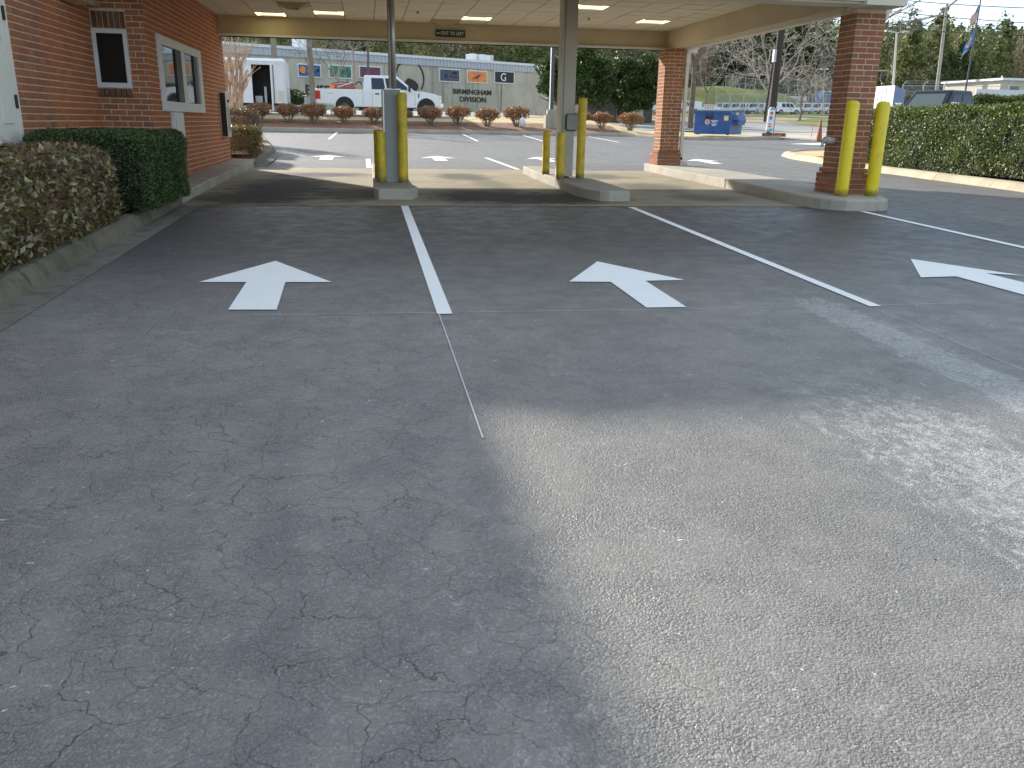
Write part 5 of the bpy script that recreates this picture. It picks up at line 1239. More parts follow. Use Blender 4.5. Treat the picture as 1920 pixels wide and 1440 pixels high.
MB().path([(.5, -.2, .0), (.55, -.2, .35), (.75, -.2, .4), (.85, -.2, .15), (.95, -.2, .4), (1.0, -.1, .0)], .03).path([(-.7, -.2, .28), (-.3, -.2, .36), (.2, -.2, .34), (.6, -.2, .2)], .015).build('hoses', blackm, g, local=True)
MB().box((.5, -.3, .0), (1.0, .2, .22)).build('pump', simple('tan_pump', (.5, .4, .22), .6, .3, 8), g, local=True)
# enclosed trailer with an open door
ty_ = 46.0
x0 = aty(536.5, 160, ty_)[0]; xl = x0 - 5.2; d0 = aty(473, 160, ty_)[0]; d1 = aty(511, 160, ty_)[0]; zt = aty(520, 110, ty_)[2]; zb = 1.72 + .42; dt = aty(490, 121, ty_)[2]
tr = thing('enclosed_trailer', (x0 - 2.5, ty_ + 1, 1.72), 'white enclosed cargo trailer with an open dark doorway beside the bare tree', 'trailer')
MB().box((xl, ty_, zb), (d0, ty_ + .06, zt - .12)).box((d1, ty_, zb), (x0, ty_ + .06, zt - .12)).box((d0, ty_, dt), (d1, ty_ + .06, zt - .12)).build('side_wall', carwhite, tr)
MB().box((x0 - .06, ty_ + .06, zb), (x0, ty_ + 2.1, zt - .12)).build('front_wall', carwhite, tr); MB().box((xl, ty_ + 2.04, zb), (x0 - .06, ty_ + 2.1, zt - .12)).build('far_wall', blackm, tr); MB().box((xl, ty_ + .06, zb), (xl + .06, ty_ + 2.04, zt - .12)).build('rear_wall', blackm, tr)
MB().box((xl, ty_ + .06, zb - .12), (x0, ty_ + 2.04, zb)).build('floor', blackm, tr)
MB().hexa([(xl - .02, ty_ - .03, zt - .12), (x0 + .03, ty_ - .03, zt - .12), (x0 + .03, ty_ + 2.13, zt - .12), (xl - .02, ty_ + 2.13, zt - .12), (xl - .02, ty_ + .25, zt + .02), (x0 - .12, ty_ + .25, zt + .02), (x0 - .12, ty_ + 1.9, zt + .02), (xl - .02, ty_ + 1.9, zt + .02)]).build('roof', carwhite, tr)
MB().box((xl, ty_ - .02, zt - .30), (x0 + .02, ty_, zt - .12)).box((x0 - .1, ty_ - .02, zb), (x0 + .02, ty_ - .0, zt - .3)).build('trim', whiteflat, tr)
e = MB().box((d1 - .05, ty_ - .28, zb - .35), (d1 + .02, ty_ - .02, dt - .02)).build('door', carwhite, tr); MB().box((d1 + .05, ty_ - .015, zb), (d1 + .08, ty_ - .002, dt)).build('door_seal', blackm, tr)
MB().box((d0 + .05, ty_ + .5, zb), (d0 + .4, ty_ + .9, zb + .35)).box((d0 + .5, ty_ + .6, zb), (d0 + .62, ty_ + .8, zb + .8)).build('stowed_gear', galv, tr)
MB().box((x0 - .4, ty_ - .004, zb + .1), (x0 - .12, ty_ - .001, zb + .6)).build('patch', creamlt, tr)
for x in (x0 - 3.4, x0 - 2.5): MB().tube((x, ty_ + .02, 1.72 + .34), (x, ty_ + .25, 1.72 + .34), .34, n=18).build('wheel', rubber, tr)
m = MB().path([(x0, ty_ + .3, zb - .1), (x0 + 1.2, ty_ + 1, zb - .12)], .05).path([(x0, ty_ + 1.7, zb - .1), (x0 + 1.2, ty_ + 1, zb - .12)], .05).path([(x0 + 1.2, ty_ + 1, zb - .12), (tk_p[0] - .1, 46.6, 1.72 + .5)], .05).box((x0 + .8, ty_ + .9, 1.9), (x0 + .95, ty_ + 1.05, 2.5)); m.build('hitch', galv, tr)
MB().box((x0 - .02, ty_ + .1, zb - .42), (x0 + .12, ty_ + .25, zb - .1)).build('jack', whiteflat, tr)
# small white pickup beyond
def small_pickup(px, py, Y, rz, label, scale=1.):
    p = aty(px, py, Y); p[2] = G(p[0], Y); t = thing('white_pickup', p, label, 'truck', None, rz); t.scale = (scale,) * 3
    prof = [(-2.7, .5), (-2.7, 1.05), (-.4, 1.05), (1.35, 1.03), (2.45, .93), (2.6, .8), (2.62, .45)] + [(1.75 + .4 * math.cos(math.pi * k / 7), .36 + .4 * math.sin(math.pi * k / 7)) for k in range(1, 7)] + [(1.3, .38), (-1.2, .38)] + [(-1.65 + .4 * math.cos(math.pi * k / 7), .36 + .4 * math.sin(math.pi * k / 7)) for k in range(1, 7)] + [(-2.1, .42)]
    MB().extr(prof, 'y', -.9, .9).build('body', carwhite, t, local=True, bevel=.04); wheelset(t, (1.75, -1.65), 1.84, .34)
    house(t, (-.5, 1.5), (-.35, .72), 1.7, 1.42, 1.02, 1.68, carwhite, [[(.1, .12), (.8, .12), (.84, .3), (.82, .82), (.14, .82)]])
    MB().box((2.60, -.62, .58), (2.65, .62, .82)).build('grille', blackm, t, local=True); MB().box((2.58, -.88, .62), (2.66, -.64, .84)).box((2.58, .64, .62), (2.66, .88, .84)).build('headlight', amber, t, local=True); MB().box((2.58, -.9, .40), (2.72, .9, .56)).build('bumper', chrome, t, local=True)
    return t
small_pickup(1147, 214, 84, math.radians(-42), 'small white pickup with its nose to the camera under the magnolias', .86)
def van(px, py, Y, rz, label, k=1., long=False, name='white_van'):
    p = aty(px, py, Y); t = thing(name, p, label, 'van', 'white vans parked in the far lot', rz); t.scale = (k,) * 3
    prof = [(-2.2, .35), (-2.25, 1.0), (-2.15, 1.02), (1.0, 1.02), (1.45, 1.0), (2.0, .85), (2.18, .65), (2.2, .32)] + [(1.4 + .38 * math.cos(math.pi * j / 6), .32 + .38 * math.sin(math.pi * j / 6)) for j in range(1, 6)] + [(1.0, .28), (-1.0, .28)] + [(-1.4 + .38 * math.cos(math.pi * j / 6), .32 + .38 * math.sin(math.pi * j / 6)) for j in range(1, 6)] + [(-1.8, .3)]
    MB().extr(prof, 'y', -.9, .9).build('body', vanwhite, t, local=True, bevel=.04); wheelset(t, (1.4, -1.4), 1.8, .32)
    house(t, (-2.22, 1.4), (-2.1, .55), 1.76, 1.5, 1.0, 1.84, vanwhite, [[(.72, .1), (.9, .1), (.93, .4), (.92, .82), (.74, .82)], [(.5, .1), (.69, .1), (.71, .82), (.52, .82)]] + ([[(.25, .1), (.46, .1), (.48, .82), (.27, .82)]] if long else []))
    MB().box((2.16, -.85, .30), (2.26, .85, .46)).build('bumper', blackm, t, local=True); MB().box((2.08, -.88, .62), (2.2, -.6, .80)).box((2.08, .6, .62), (2.2, .88, .80)).build('headlight', amber, t, local=True)
    return t
VY = 118; kk = .80
vans = [(1352, 'second white van above the blue dumpster, left end of the row'), (1368, 'white van above the middle of the blue dumpster'), (1385, 'white van above the yellow label of the dumpster'), (1402, 'white van just past the right corner of the dumpster'), (1419, 'white van left of the tall blue and white pole sign, third from it'), (1434, 'white van touching the left edge of the pole sign'),
        (1503, 'white van just ahead of the side facing van'), (1519, 'white van above the top of the orange marker stick'), (1535, 'white van above the traffic cone'), (1549, 'white van half hidden by the near brick column, left side')]
first = None
for px, lab in vans:
    gz = gp(px, 213)
    if first is None: first = van(px, 213, VY, math.radians(-118), lab, kk); o = first
    else: o = clone(first); o['label'] = lab
    p = aty(px, 213.5, VY + rnd.uniform(-1, 1)); o.location = tuple(p); o.rotation_euler.z = math.radians(-148 + rnd.uniform(-4, 4)) 
van(1474, 213.5, VY - 3, math.radians(0), 'white passenger van seen side on right of the pole sign', kk, True)
o = clone(first); o['label'] = 'white van with two dark rear windows right of the thick dark trunk'; o.location = tuple(aty(1307, 213, 112)); o.rotation_euler.z = math.radians(60)
t = van(1222, 215, 76, math.radians(20), 'low white van peeking out left of the far brick column', .72, True); t.location.z = aty(1222, 214, 76)[2]
t = van(1160 + 125, 212, 84, math.radians(185), 'white car just right of the far brick column', .62); 
t = thing('box_trailer', aty(1484, 197, 135), 'long white box trailer parked behind the row of vans', 'trailer'); MB().box((-2.1, -1, .2), (2.1, 1, 1.35)).build('box', vanwhite, t, local=True, bevel=.05); MB().tube((-1.2, -1.02, .2), (-1.2, -.8, .2), .3, n=12).tube((1.2, -1.02, .2), (1.2, -.8, .2), .3, n=12).build('wheel', rubber, t, local=True)
t = thing('blue_container', aty(1546, 192, 130), 'blue container behind the fence left of the near brick column', 'container'); MB().box((-1.2, -1, 0), (1.5, 1, 1.75)).build('shell', bluetrailer, t, local=True); MB().box((-1.2, -1.02, 1.5), (1.5, -1, 1.72)).build('stripe', whiteflat, t, local=True)
# flat vehicle front view: dark pickup behind the hedge
p = aty(1765, 200, 27.0); p[2] = .62
p[2] = .66
t = thing('dark_pickup', p, 'dark blue crew cab pickup parked behind the tall green hedge', 'truck', None, math.radians(204)); t.scale = (.84, .84, 1)
prof = [(-2.95, .6), (-2.95, 1.32), (-.8, 1.34), (1.25, 1.34), (2.4, 1.24), (2.8, 1.12), (2.85, .55)] + [(2.0 + .5 * math.cos(math.pi * k / 7), .42 + .5 * math.sin(math.pi * k / 7)) for k in range(1, 7)] + [(1.4, .45), (-1.3, .45)] + [(-1.85 + .5 * math.cos(math.pi * k / 7), .42 + .5 * math.sin(math.pi * k / 7)) for k in range(1, 7)] + [(-2.45, .5)]
MB().extr(prof, 'y', -1, 1).build('body', cardark, t, local=True, bevel=.06, seg=3); wheelset(t, (2.0, -1.85), 2.0, .42)
house(t, (-.9, 1.45), (-.72, .70), 1.9, 1.55, 1.31, 2.02, cardark, [[(.10, .16), (.44, .16), (.45, .80), (.14, .80)], [(.52, .16), (.84, .16), (.87, .35), (.84, .80), (.53, .80)]], ws=(.10, .90, .12, .82))
for s in (-1, 1): MB().box((1.0, s * 1.02, 1.36), (1.14, s * 1.30, 1.62)).build('side_mirror', chrome, t, local=True, bevel=.03)
MB().tube((.3, .0, 2.02), (.28, 0, 2.14), .04, .01, 6).build('antenna', blackm, t, local=True)
MB().box((2.83, -.8, .7), (2.9, .8, 1.1)).build('grille', chrome, t, local=True)

# ------------------------------------------------------------------ dumpster
q = aty(1305, 250, 42.0); dx0 = q[0]; dz = 1.0
t = thing('dumpster', (dx0 + 1.2, 42.6, dz), 'blue steel front loading dumpster on the dry grass past the rear lot', 'dumpster', None, 0.)
a = aty(1305, 250, 42)[0]; b = aty(1370, 255, 41.6)[0]; wdm = b - a; dth = 1.35
# body rotated a little: front face a..b, right side recedes
u = Vector((wdm, -.5, 0)); v = Vector((1.15, 1.15, 0)); u_ = u.normalized(); v_ = v.normalized(); o0 = Vector((a, 42.3, dz))
def dpt(s, r, z): return o0 + u * s + v * r + Vector((0, 0, z))
HF, HB = 1.12, 1.18
MB().hexa([dpt(0, 0, .03), dpt(1, 0, .03), dpt(1, 1, .03), dpt(0, 1, .03), dpt(-.01, -.03, HF), dpt(1.01, -.03, HF), dpt(1.01, 1.02, HB), dpt(-.01, 1.02, HB)]).build('body', bluem, t, bevel=.015)
MB().hexa([dpt(-.03, -.06, HF - .1), dpt(1.03, -.06, HF - .1), dpt(1.03, -.02, HF - .1), dpt(-.03, -.02, HF - .1), dpt(-.03, -.07, HF + .02), dpt(1.03, -.07, HF + .02), dpt(1.03, 0, HF + .02), dpt(-.03, 0, HF + .02)]).build('rim', bluem, t)
MB().hexa([dpt(-.02, -.05, HF + .02), dpt(1.02, -.05, HF + .02), dpt(1.02, 1.03, HB + .01), dpt(-.02, 1.03, HB + .01), dpt(-.01, -.03, HF + .06), dpt(1.01, -.03, HF + .06), dpt(1.01, 1.0, HB + .09), dpt(-.01, 1.0, HB + .09)]).build('lid', bluedk, t)
MB().hexa([dpt(1.005, .15, .72), dpt(1.17, .18, .72), dpt(1.17, .85, .72), dpt(1.005, .88, .72), dpt(1.005, .15, .98), dpt(1.10, .18, .98), dpt(1.10, .85, .98), dpt(1.005, .88, .98)]).build('fork_pocket', bluem, t)
MB().hexa([dpt(1.12, .25, .44), dpt(1.14, .25, .44), dpt(1.14, .8, .50), dpt(1.12, .8, .50), dpt(1.15, .2, .74), dpt(1.17, .2, .74), dpt(1.17, .84, .74), dpt(1.15, .84, .74)]).build('pocket_brace', bluem, t)
MB().path([dpt(.36, -.09, HF - .02), dpt(.36, -.12, HF - .26), dpt(.52, -.12, HF - .26), dpt(.52, -.09, HF - .02)], .02).box(dpt(.36, -.1, HF - .34), dpt(.54, -.03, HF - .2)).build('latch', blackm, t)
for s in (.08, .92): MB().hexa([dpt(s - .03, .05, 0), dpt(s + .03, .05, 0), dpt(s + .03, .15, 0), dpt(s - .03, .15, 0), dpt(s - .03, .05, .08), dpt(s + .03, .05, .08), dpt(s + .03, .15, .08), dpt(s - .03, .15, .08)]).build('foot', blackm, t)
def sticker(s0, s1, z0, z1, mat, name='sticker', r=-.03):
    lean = lambda z: -.03 * z / HF - .012
    MB().quad([dpt(s0, lean(z0), z0), dpt(s1, lean(z0), z0), dpt(s1, lean(z1), z1), dpt(s0, lean(z1), z1)]).build(name, mat, t)
sticker(.83, .95, .70, .93, yellowlabel)
for (s0, s1, z) in ((.47, .67, .66), (.49, .62, .60), (.48, .64, .50), (.50, .60, .44)): sticker(s0, s1, z, z + .035, whiteflat, 'print')
c = dpt(.37, -.035, .62); MB().tube(c - Vector((0, -.012, 0)), c + Vector((0, -.015, 0)), .13, .13, 18).build('emblem', whiteflat, t)
m = MB()
for k in range(5):
    an = math.radians(90 + 72 * k); cc = c + Vector((.085 * math.cos(an), -.02, .085 * math.sin(an))); m.tube(cc, cc + Vector((0, -.006, 0)), .035, .035, 8)
m.tube(c + Vector((0, -.016, 0)), c + Vector((0, -.022, 0)), .04, .04, 10); m.build('emblem_marks', redflat, t)
sp_ = dpt(1.013, .4, .99); MB().quad([dpt(1.014, .35, .98), dpt(1.014, .6, .98), dpt(1.016, .6, 1.1), dpt(1.016, .35, 1.1)]).build('sticker', yellowlabel, t)

# ------------------------------------------------------------------ poles, signs, cones
def pole(name, p0, p1, Y, r, mat, label, cat='pole', r1=None, n=12):
    a = aty(*p0, Y); b = aty(*p1, Y); t = thing(name, a, label, cat); MB().tube((0, 0, -.2), tuple(Vector(b) - Vector(a)), r, r1 or r * .85, n, True).build('shaft', mat, t, local=True, smooth=False); return t
pole('utility_pole', (588, 209), (576, 20), 44.6, .15, woodpole, 'leaning weathered wooden pole standing at the truck tail')
pole('utility_pole', (516, 205), (511, 20), 51, .17, woodpole, 'straight weathered wooden pole rising behind the white trailer')
pole('slim_post', (690, 214), (690, 20), 52, .07, simple('brown_post', (.12, .09, .07), .8, .2), 'slim brown post behind the truck cab beside the maroon banner')
t = pole('utility_pole', (1444, 243), (1469, 20), 43.0, .20, darkpole, 'dark creosote utility pole leaning right behind the blue and white sign', r1=.17)
MB().box((-.25, -.1, 3.3), (-.12, .1, 3.9)).build('conduit_box', galv, t, local=True)
t = pole('utility_pole', (1434, 222), (1449, 120), 50.0, .07, darkpole, 'thin dark guy post beside the large dark utility pole')
t = thing('pole_sign', aty(1441, 249, 42.3), 'tall narrow white and blue sign with a diamond at the foot of the dark pole', 'sign')
L0 = Vector(t.location); a = Vector(aty(1436, 246, 42.3)); b = Vector(aty(1447, 246, 42.3)); c = Vector(aty(1450, 201, 42.3)); zt = c.z - L0.z; hw = (b.x - a.x) / 2; lean = .05
def sg(x, z): return (x + lean * z, 0, z)
pts = [(-hw, .08), (hw, .02), (hw * 1.15, zt * .9), (hw * .5, zt), (-hw * .5, zt), (-hw * 1.05, zt * .9)]
m = MB(); m.v = [(x + lean * z, -.03, z) for x, z in pts] + [(x + lean * z, .03, z) for x, z in pts]; n = 6; m.f = [tuple(range(n)), tuple(range(2 * n - 1, n - 1, -1))] + [(k, n + k, n + (k + 1) % n, (k + 1) % n) for k in range(n)]; m.build('board', whiteflat, t, local=True)
def sq(pts, mat, name): MB().quad([(x + lean * z, -.036, z) for x, z in pts]).build(name, mat, t, local=True)
sq([(-hw, .08), (hw, .02), (hw, .22), (-hw, .16)], cyanflat, 'bottom_band'); sq([(-hw * .98, zt * .9), (hw * 1.1, zt * .9), (hw * .45, zt * .985), (-hw * .45, zt * .985)], cyanflat, 'top_band')
zc = zt * .58; sq([(0, zc - .13), (.10, zc), (0, zc + .13), (-.10, zc)], blueflat, 'diamond')
sq([(-.07, zt * .72), (.09, zt * .72), (.07, zt * .83), (-.08, zt * .8)], redflat, 'red_print'); sq([(-.09, zt * .22), (.06, zt * .22), (.07, zt * .27), (-.08, zt * .27)], redflat, 'red_print'); sq([(-.09, zt * .32), (.06, zt * .32), (.07, zt * .36), (-.08, zt * .36)], redflat, 'red_print')
MB().box((hw + .02, .0, 0), (hw + .09, .12, zt * .95)).build('side_panel', whitetrim, t, local=True)
t = thing('brick_curb_block', aty(1445, 256, 41.6), 'low brick edging block under the blue and white sign', 'brick edging')
m = MB()
for k in range(6): MB().box((-.42 + k * .2, -.1, 0), (-.235 + k * .2, .12, .17)).build('brick', soldier if k % 2 else brickm, t, local=True)
# light pole on concrete base
b = aty(1033, 238, 42.6); t = thing('light_pole', (b[0], 42.6, b[2] - .1), 'dark square light pole with a painted-in sunlit left face on a concrete base', 'light pole')
L0 = Vector(t.location); zt = aty(1033, 205, 42.6)[2] - L0.z
MB().lathe((0, 0, 0), [(.33, 0), (.33, zt - .25), (.33, zt - .22), (.20, zt - .2), (.20, zt)], 4).build('base', kerbmat, t, local=True).rotation_euler.z = 0
MB().hexa([(-.33, -.3, 0), (.33, -.3, 0), (.33, .3, 0), (-.33, .3, 0), (-.33, -.3, zt - .28), (.33, -.3, zt - .28), (.33, .3, zt - .28), (-.33, .3, zt - .28)]).box((-.13, -.15, zt - .28), (.26, .2, zt)).build('concrete_block', kerbmat, t, local=True, bevel=.02)
MB().box((-.08, -.08, zt), (.08, .08, 6.5)).build('shaft', navy, t, local=True); MB().box((-.10, -.08, zt), (-.081, .08, 6.5)).build('sunlit_face_strip', whitepole, t, local=True); MB().box((-.24, -.1, zt - .28), (-.17, 0, zt - .02)).build('cover', whiteflat, t, local=True)  # pale strip on the shaft paints in sunlight on its left face
# small real estate style sign with red letters
t = thing('yard_sign', aty(1331, 213, 58), 'small white sign with red lettering above the dumpster', 'sign'); z1 = aty(1331, 196, 58)[2] - t.location.z; z0_ = aty(1331, 205, 58)[2] - t.location.z
MB().box((-.5, -.02, z0_), (.5, .02, z1)).build('board', whiteflat, t, local=True); MB().box((-.45, -.02, -.2), (-.4, .02, z0_)).box((.4, -.02, -.2), (.45, .02, z0_)).build('leg', galv, t, local=True)
m = MB()
for r_, n_ in ((.62, 5), (.2, 4)):
    for k in range(n_): m.box((-.42 + k * .17, -.026, z0_ + (z1 - z0_) * r_), (-.30 + k * .17, -.021, z0_ + (z1 - z0_) * (r_ + .2)))
m.build('red_print', redflat, t, local=True)
def cone(px, py, Y, h, label, mats):
    t = thing('traffic_cone', aty(px, py, Y), label, 'cone')
    MB().box((-.2, -.2, 0), (.2, .2, .04)).build('base', blackm, t, local=True); MB().lathe((0, 0, .04), [(.15, 0), (.09, h * .5), (.03, h - .04), (.02, h)], 16).build('cone', mats, t, local=True, smooth=False)
    return t
p = gp(1535, 265); t = cone(1535, 265, p[1], 1.0, 'tall faded orange traffic cone left of the near brick column', rust)
t = thing('traffic_cone', aty(1004, 214, 70), 'tiny orange cone at the foot of the warehouse wall', 'cone'); MB().lathe((0, 0, 0), [(.12, 0), (.12, .02), (.07, .03), (.02, .34)], 12).build('cone', orange, t, local=True)
p = gp(1521, 258); t = thing('marker_stick', p, 'thin orange marker stick beside the faded traffic cone', 'marker'); MB().tube((0, 0, 0), (0, 0, .9), .018, n=6).build('stick', orange, t, local=True)

# ------------------------------------------------------------------ right background: fences, container, flags, lights, wires
linkm, nt_, b_ = newmat('chain_link'); b_.inputs['Base Color'].default_value = (.35, .36, .36, 1); b_.inputs['Alpha'].default_value = .22; b_.inputs['Roughness'].default_value = .6
def chainfence(p0, p1, Y0, Y1, hh, n, label, arms=False, base=0.):
    a = aty(*p0, Y0); b = aty(*p1, Y1); a[2] -= base; b[2] -= base; t = thing('chain_link_fence', a, label, 'fence'); a = Vector(a); b = Vector(b); m = None
    for k in range(n + 1):
        q = a.lerp(b, k / n); m = MB().tube(q - Vector((0, 0, .3)), q + Vector((0, 0, hh + .1)), .05, n=6)
        if arms: m.path([q + Vector((0, 0, hh)), q + Vector((.08, -.05, hh + .25)), q + Vector((.3, -.15, hh + .42))], .03, 5)
        m.build('post', galv, t)
    MB().tube(a + Vector((0, 0, hh)), b + Vector((0, 0, hh)), .03, n=6).tube(a + Vector((0, 0, hh * .5)), b + Vector((0, 0, hh * .5)), .015, n=5).build('rail', galv, t)
    MB().quad([a, b, b + Vector((0, 0, hh)), a + Vector((0, 0, hh))]).build('mesh', linkm, t)
    if arms:
        m = MB()
        for z in (.2, .32, .42): m.tube(a + Vector((z * .6, -z * .3, hh + z)), b + Vector((z * .6, -z * .3, hh + z)), .012, n=4)
        m.build('barbed_wire', galv, t)
chainfence((1340, 213), (1570, 213), 116, 116, 2.6, 9, 'chain link fence in front of the white vans')
chainfence((1450, 195), (1580, 196), 140, 135, 3.8, 5, 'tall chain link fence behind the vans and blue container')
chainfence((1360, 165), (1450, 175), 145, 145, 2.0, 5, 'chain link fence along the top of the grass mound')
chainfence((1690, 182), (1930, 184), 75, 70, 1.0, 6, 'fence with barbed wire arms behind the dark pickup', True)
# grassy mound
c0 = aty(1370, 200, 133); V = []; Fc = []; nx_, ny_ = 30, 12
zt = aty(1370, 160, 133)[2]
for j in range(ny_ + 1):
    for i in range(nx_ + 1):
        u_ = i / nx_ * 2 - 1; v2 = j / ny_; x = c0[0] + 2 + u_ * 17; y = 125 + v2 * 24; e_ = math.cos(min(1, abs(u_ + .1) * .9) * math.pi / 2) ** .7 * min(1, v2 * 2.6) ** .8 * (1 if v2 < .75 else (1 - v2) * 4)
        V.append((x, y, G(x, y) - .2 + e_ * (zt - G(x, 133)) + .15 * math.sin(x * .7) * e_))
for j in range(ny_):
    for i in range(nx_): a = j * (nx_ + 1) + i; Fc.append((a, a + 1, a + nx_ + 2, a + nx_ + 1))
o = mesh_obj('grass_mound', V, Fc, greengrass); struct(o)
for pp in o.data.polygons: pp.use_smooth = True
# white container with a blue end, white wall, cream building
a = aty(1636, 198, 52); b = aty(1673, 198, 50); c = aty(1694, 198, 54); zt = aty(1655, 161, 51)[2]; zb = 1.2
t = thing('white_container', a, 'white box container with a dark blue open end behind the hedge', 'container')
MB().hexa([(a[0], a[1], zb), (b[0], b[1], zb), (b[0] + 1, b[1] + 3, zb), (a[0] + 1, a[1] + 3, zb), (a[0], a[1], zt), (b[0], b[1], zt), (b[0] + 1, b[1] + 3, zt), (a[0] + 1, a[1] + 3, zt)]).build('shell', vanwhite, t)
MB().hexa([(b[0] + .02, b[1] + .02, zb), (c[0], c[1], zb), (c[0] + .3, c[1] + 2, zb), (b[0] + .8, b[1] + 3, zb), (b[0] + .02, b[1] + .02, zt - .02), (c[0], c[1], zt - .06), (c[0] + .3, c[1] + 2, zt - .1), (b[0] + .8, b[1] + 3, zt - .05)]).build('blue_end', bluetrailer, t)
m = MB()
for k in range(1, 5): q = a + (b - a) * k / 5; m.box((q[0] - .012, q[1] - .03, zb), (q[0] + .012, q[1] + .05, zt - .06))
m.build('rib', galv, t)
a = aty(1812, 182, 62); b = aty(1940, 182, 60); zt = aty(1860, 167.5, 61)[2]
t = thing('white_fence', a, 'long pale panel fence behind the low distant hedge', 'fence'); n = 9
for k in range(n): p = a + (b - a) * k / n; q = a + (b - a) * (k + 1) / n; MB().box((p[0] + .006, 61, 1.3), (q[0] - .006, 61.08, zt)).build('panel', simple('pale_panel', (.62, .64, .66), .6, .05) if k == 0 else MATS['pale_panel'], t)
a = aty(1872, 182, 72); b = aty(1990, 182, 72); zt = aty(1890, 151, 72)[2]; zr = aty(1890, 148, 72)[2]
t = thing('cream_building', a, 'low cream flat roofed building at the right edge behind the fence', 'building'); MB().box((a[0], 72, 1.5), (b[0], 80, zt)).build('wall', simple('cream_wall', (.55, .50, .40), .8, .05), t); MB().box((a[0] - .35, 71.4, zt), (b[0], 80, zr + .05)).build('roof', whitetrim, t)
MB().box((a[0] + 1.0, 71.97, 1.9), (a[0] + 1.9, 72, zt - .5)).build('window', carglass, t); MB().tube((a[0] + .4, 72.5, zr), (a[0] + .4, 72.5, zr + .3), .06, n=8).build('roof_vent', whitetrim, t)
a = aty(1706, 122, 170); t = thing('hillside_house', aty(1722, 130, 170), 'cream house half hidden among the trees on the slope', 'house'); MB().box((-2.6, -1, -2.5), (2.6, 3, 1.0)).build('wall', creamlt, t, local=True); MB().hexa([(-3, -1.4, 1.0), (3, -1.4, 1.0), (3, 3.4, 1.0), (-3, 3.4, 1.0), (-2, .8, 2.1), (2, .8, 2.1), (2, 1.2, 2.1), (-2, 1.2, 2.1)]).build('roof', drivem, t, local=True)
p0 = Vector(aty(1640, 132.5, 165)); p1 = Vector(aty(1925, 135, 165)); t = thing('guard_rail', p0, 'thin white rail running across the wooded slope', 'rail'); MB().tube(p0, p1, .13, n=6).build('rail', whiteflat, t)
for k in range(24): q = p0.lerp(p1, k / 23); MB().tube(q - Vector((0, 0, 2.0)), q, .09, n=5).build('post', galv, t)
t = pole('utility_pole', (1752, 205), (1776, 8), 78, .17, simple('grey_wood', (.38, .35, .30), .9, .15), 'tall pale wooden pole with wires right of the light pole', r1=.13); 
t = thing('street_light', aty(1672, 205, 92), 'pale tall light pole with two lamp heads left of the tall wooden pole', 'street light'); top = Vector(aty(1681.5, 62, 92)) - Vector(t.location)
MB().tube((0, 0, -.3), top, .16, .10, 8).build('shaft', whitepole, t, local=True)
for s in (-1, 1): MB().path([top, top + Vector((s * .5, 0, .15)), top + Vector((s * .9, 0, .18))], .05, 6).build('arm', whitepole, t, local=True); MB().box(top + Vector((s * .8, -.2, .08)), top + Vector((s * 1.4, .2, .25))).build('lamp_head', galv, t, local=True)
mid = top * .55; MB().path([mid, mid + Vector((-.5, 0, .25))], .05, 6).build('bracket', whitepole, t, local=True)
t = thing('street_light', aty(1543, 205, 112), 'small thin light pole just left of the near brick column', 'street light'); top = Vector(aty(1546, 131, 112)) - Vector(t.location)
MB().tube((0, 0, -.3), top, .12, .08, 8).build('shaft', galv, t, local=True); MB().box(top + Vector((-.5, -.2, 0)), top + Vector((.5, .2, .2))).build('lamp_head', galv, t, local=True)
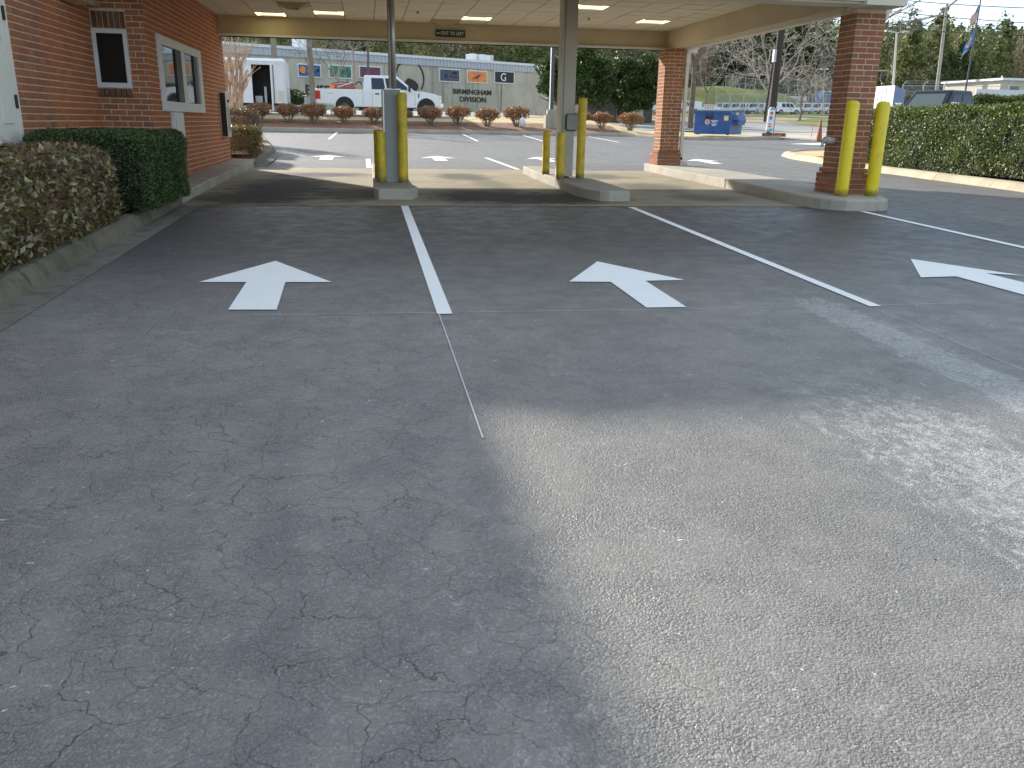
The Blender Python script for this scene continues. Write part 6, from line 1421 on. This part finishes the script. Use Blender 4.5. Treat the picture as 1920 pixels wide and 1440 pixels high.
# flagpole and flags
FP = 60; a = Vector(aty(1808, 205, FP)); b = Vector(aty(1837.5, 2, FP)); a.x = b.x = (Vector(aty(1822, 100, FP))).x
a = Vector((b.x, FP, a.z))
t = thing('flagpole', a, 'slim flagpole flying two flags at the right', 'flagpole'); MB().tube(a, b + Vector((0, 0, .3)), .07, .045, 10).build('shaft', navy, t); MB().lathe(b + Vector((0, 0, .3)), [(.01, 0), (.09, .06), (.09, .14), (.01, .2)], 10).build('ball', galv, t)
def flag(zt, pts_w, mats_fn, label, name, nu=14, nv=24):
    """limp flag: hoist runs down the pole from zt, cloth droops to the left"""
    t = thing(name, (b.x, FP, zt), label, 'flag'); H_, D_ = pts_w; V = []; Fm = {}
    for j in range(nv + 1):
        v_ = j / nv
        for i in range(nu + 1):
            u_ = i / nu
            x = -.06 - u_ * D_ * (.75 + .2 * v_); z = -v_ * H_ * (1 - .15 * u_) - u_ * D_ * 1.5; y = .10 * math.sin(u_ * 9 + v_ * 2) * u_
            V.append((x, y, z))
    for j in range(nv):
        for i in range(nu):
            k = mats_fn((i + .5) / nu, (j + .5) / nv); q = j * (nu + 1) + i; Fm.setdefault(k, []).append((q, q + 1, q + nu + 2, q + nu + 1))
    for k, fs in Fm.items(): 
        o = mesh_obj(k[0], V, fs, k[1], t, local=True); 
    return t
RED, WHI, BLU, ORG = ('red_stripe', redflat), ('white_stripe', whiteflat), ('blue_field', simple('flag_blue', (.03, .05, .22), .7, .05)), ('orange_disc', simple('flag_orange', (.75, .12, .04), .7, .05))
def usf(u, v):
    if u < .4 and v < .54:
        return WHI if (int(u * 20) % 2 == 0 and int(v * 24) % 2 == 0 and u > .05) else BLU
    return RED if int(v * 13) % 2 == 0 else WHI
zt1 = aty(1836, 8, FP)[2]; zm = aty(1826, 55, FP)[2]; flag(zt1, (1.0, .62), usf, 'limp red white and blue striped flag, upper of two on the pole', 'flag', 20, 26)
def blf(u, v):
    d = math.hypot((u - .45) * 1.3, (v - .42) * 1.0); return ORG if d < .2 else (WHI if d < .29 or v > .86 and u > .5 else (('sky_field', blueflat)))
flag(aty(1831, 54, FP)[2], (1.0, .85), blf, 'lower blue flag with an orange disc ringed in white', 'flag', 18, 22)
# overhead wires
for i, (p, q, lab) in enumerate((((1690, 17), (1960, 45), 'second overhead wire crossing the sky at the top right'), ((1640, 36), (1960, 58), 'third overhead wire from the top'), ((1650, 45), (1960, 68), 'lowest overhead wire above the tree line'), ((1720, -4), (1960, 16), 'topmost overhead wire in the right corner'))):
    a = Vector(aty(*p, 77)); e = Vector(aty(*q, 77)); a2 = a + (a - e) * .9; t = thing('overhead_wire', a2, lab, 'wire'); m = MB(); n = 14
    for k in range(n):
        s0, s1 = k / n, (k + 1) / n; f0 = -1.2 * (s0 * (1 - s0)) * 4 * .25; f1 = -1.2 * (s1 * (1 - s1)) * 4 * .25; m.tube(a2.lerp(e, s0) + Vector((0, 0, f0)), a2.lerp(e, s1) + Vector((0, 0, f1)), .035, n=5, caps=False)
    m.build('cable', blackm, t)
for o in [o for o in COL.objects if o.type == 'FONT']: solidify_text(o)
print('tris', sum(len(o.data.polygons) * 2 for o in COL.objects if o.type == 'MESH'))
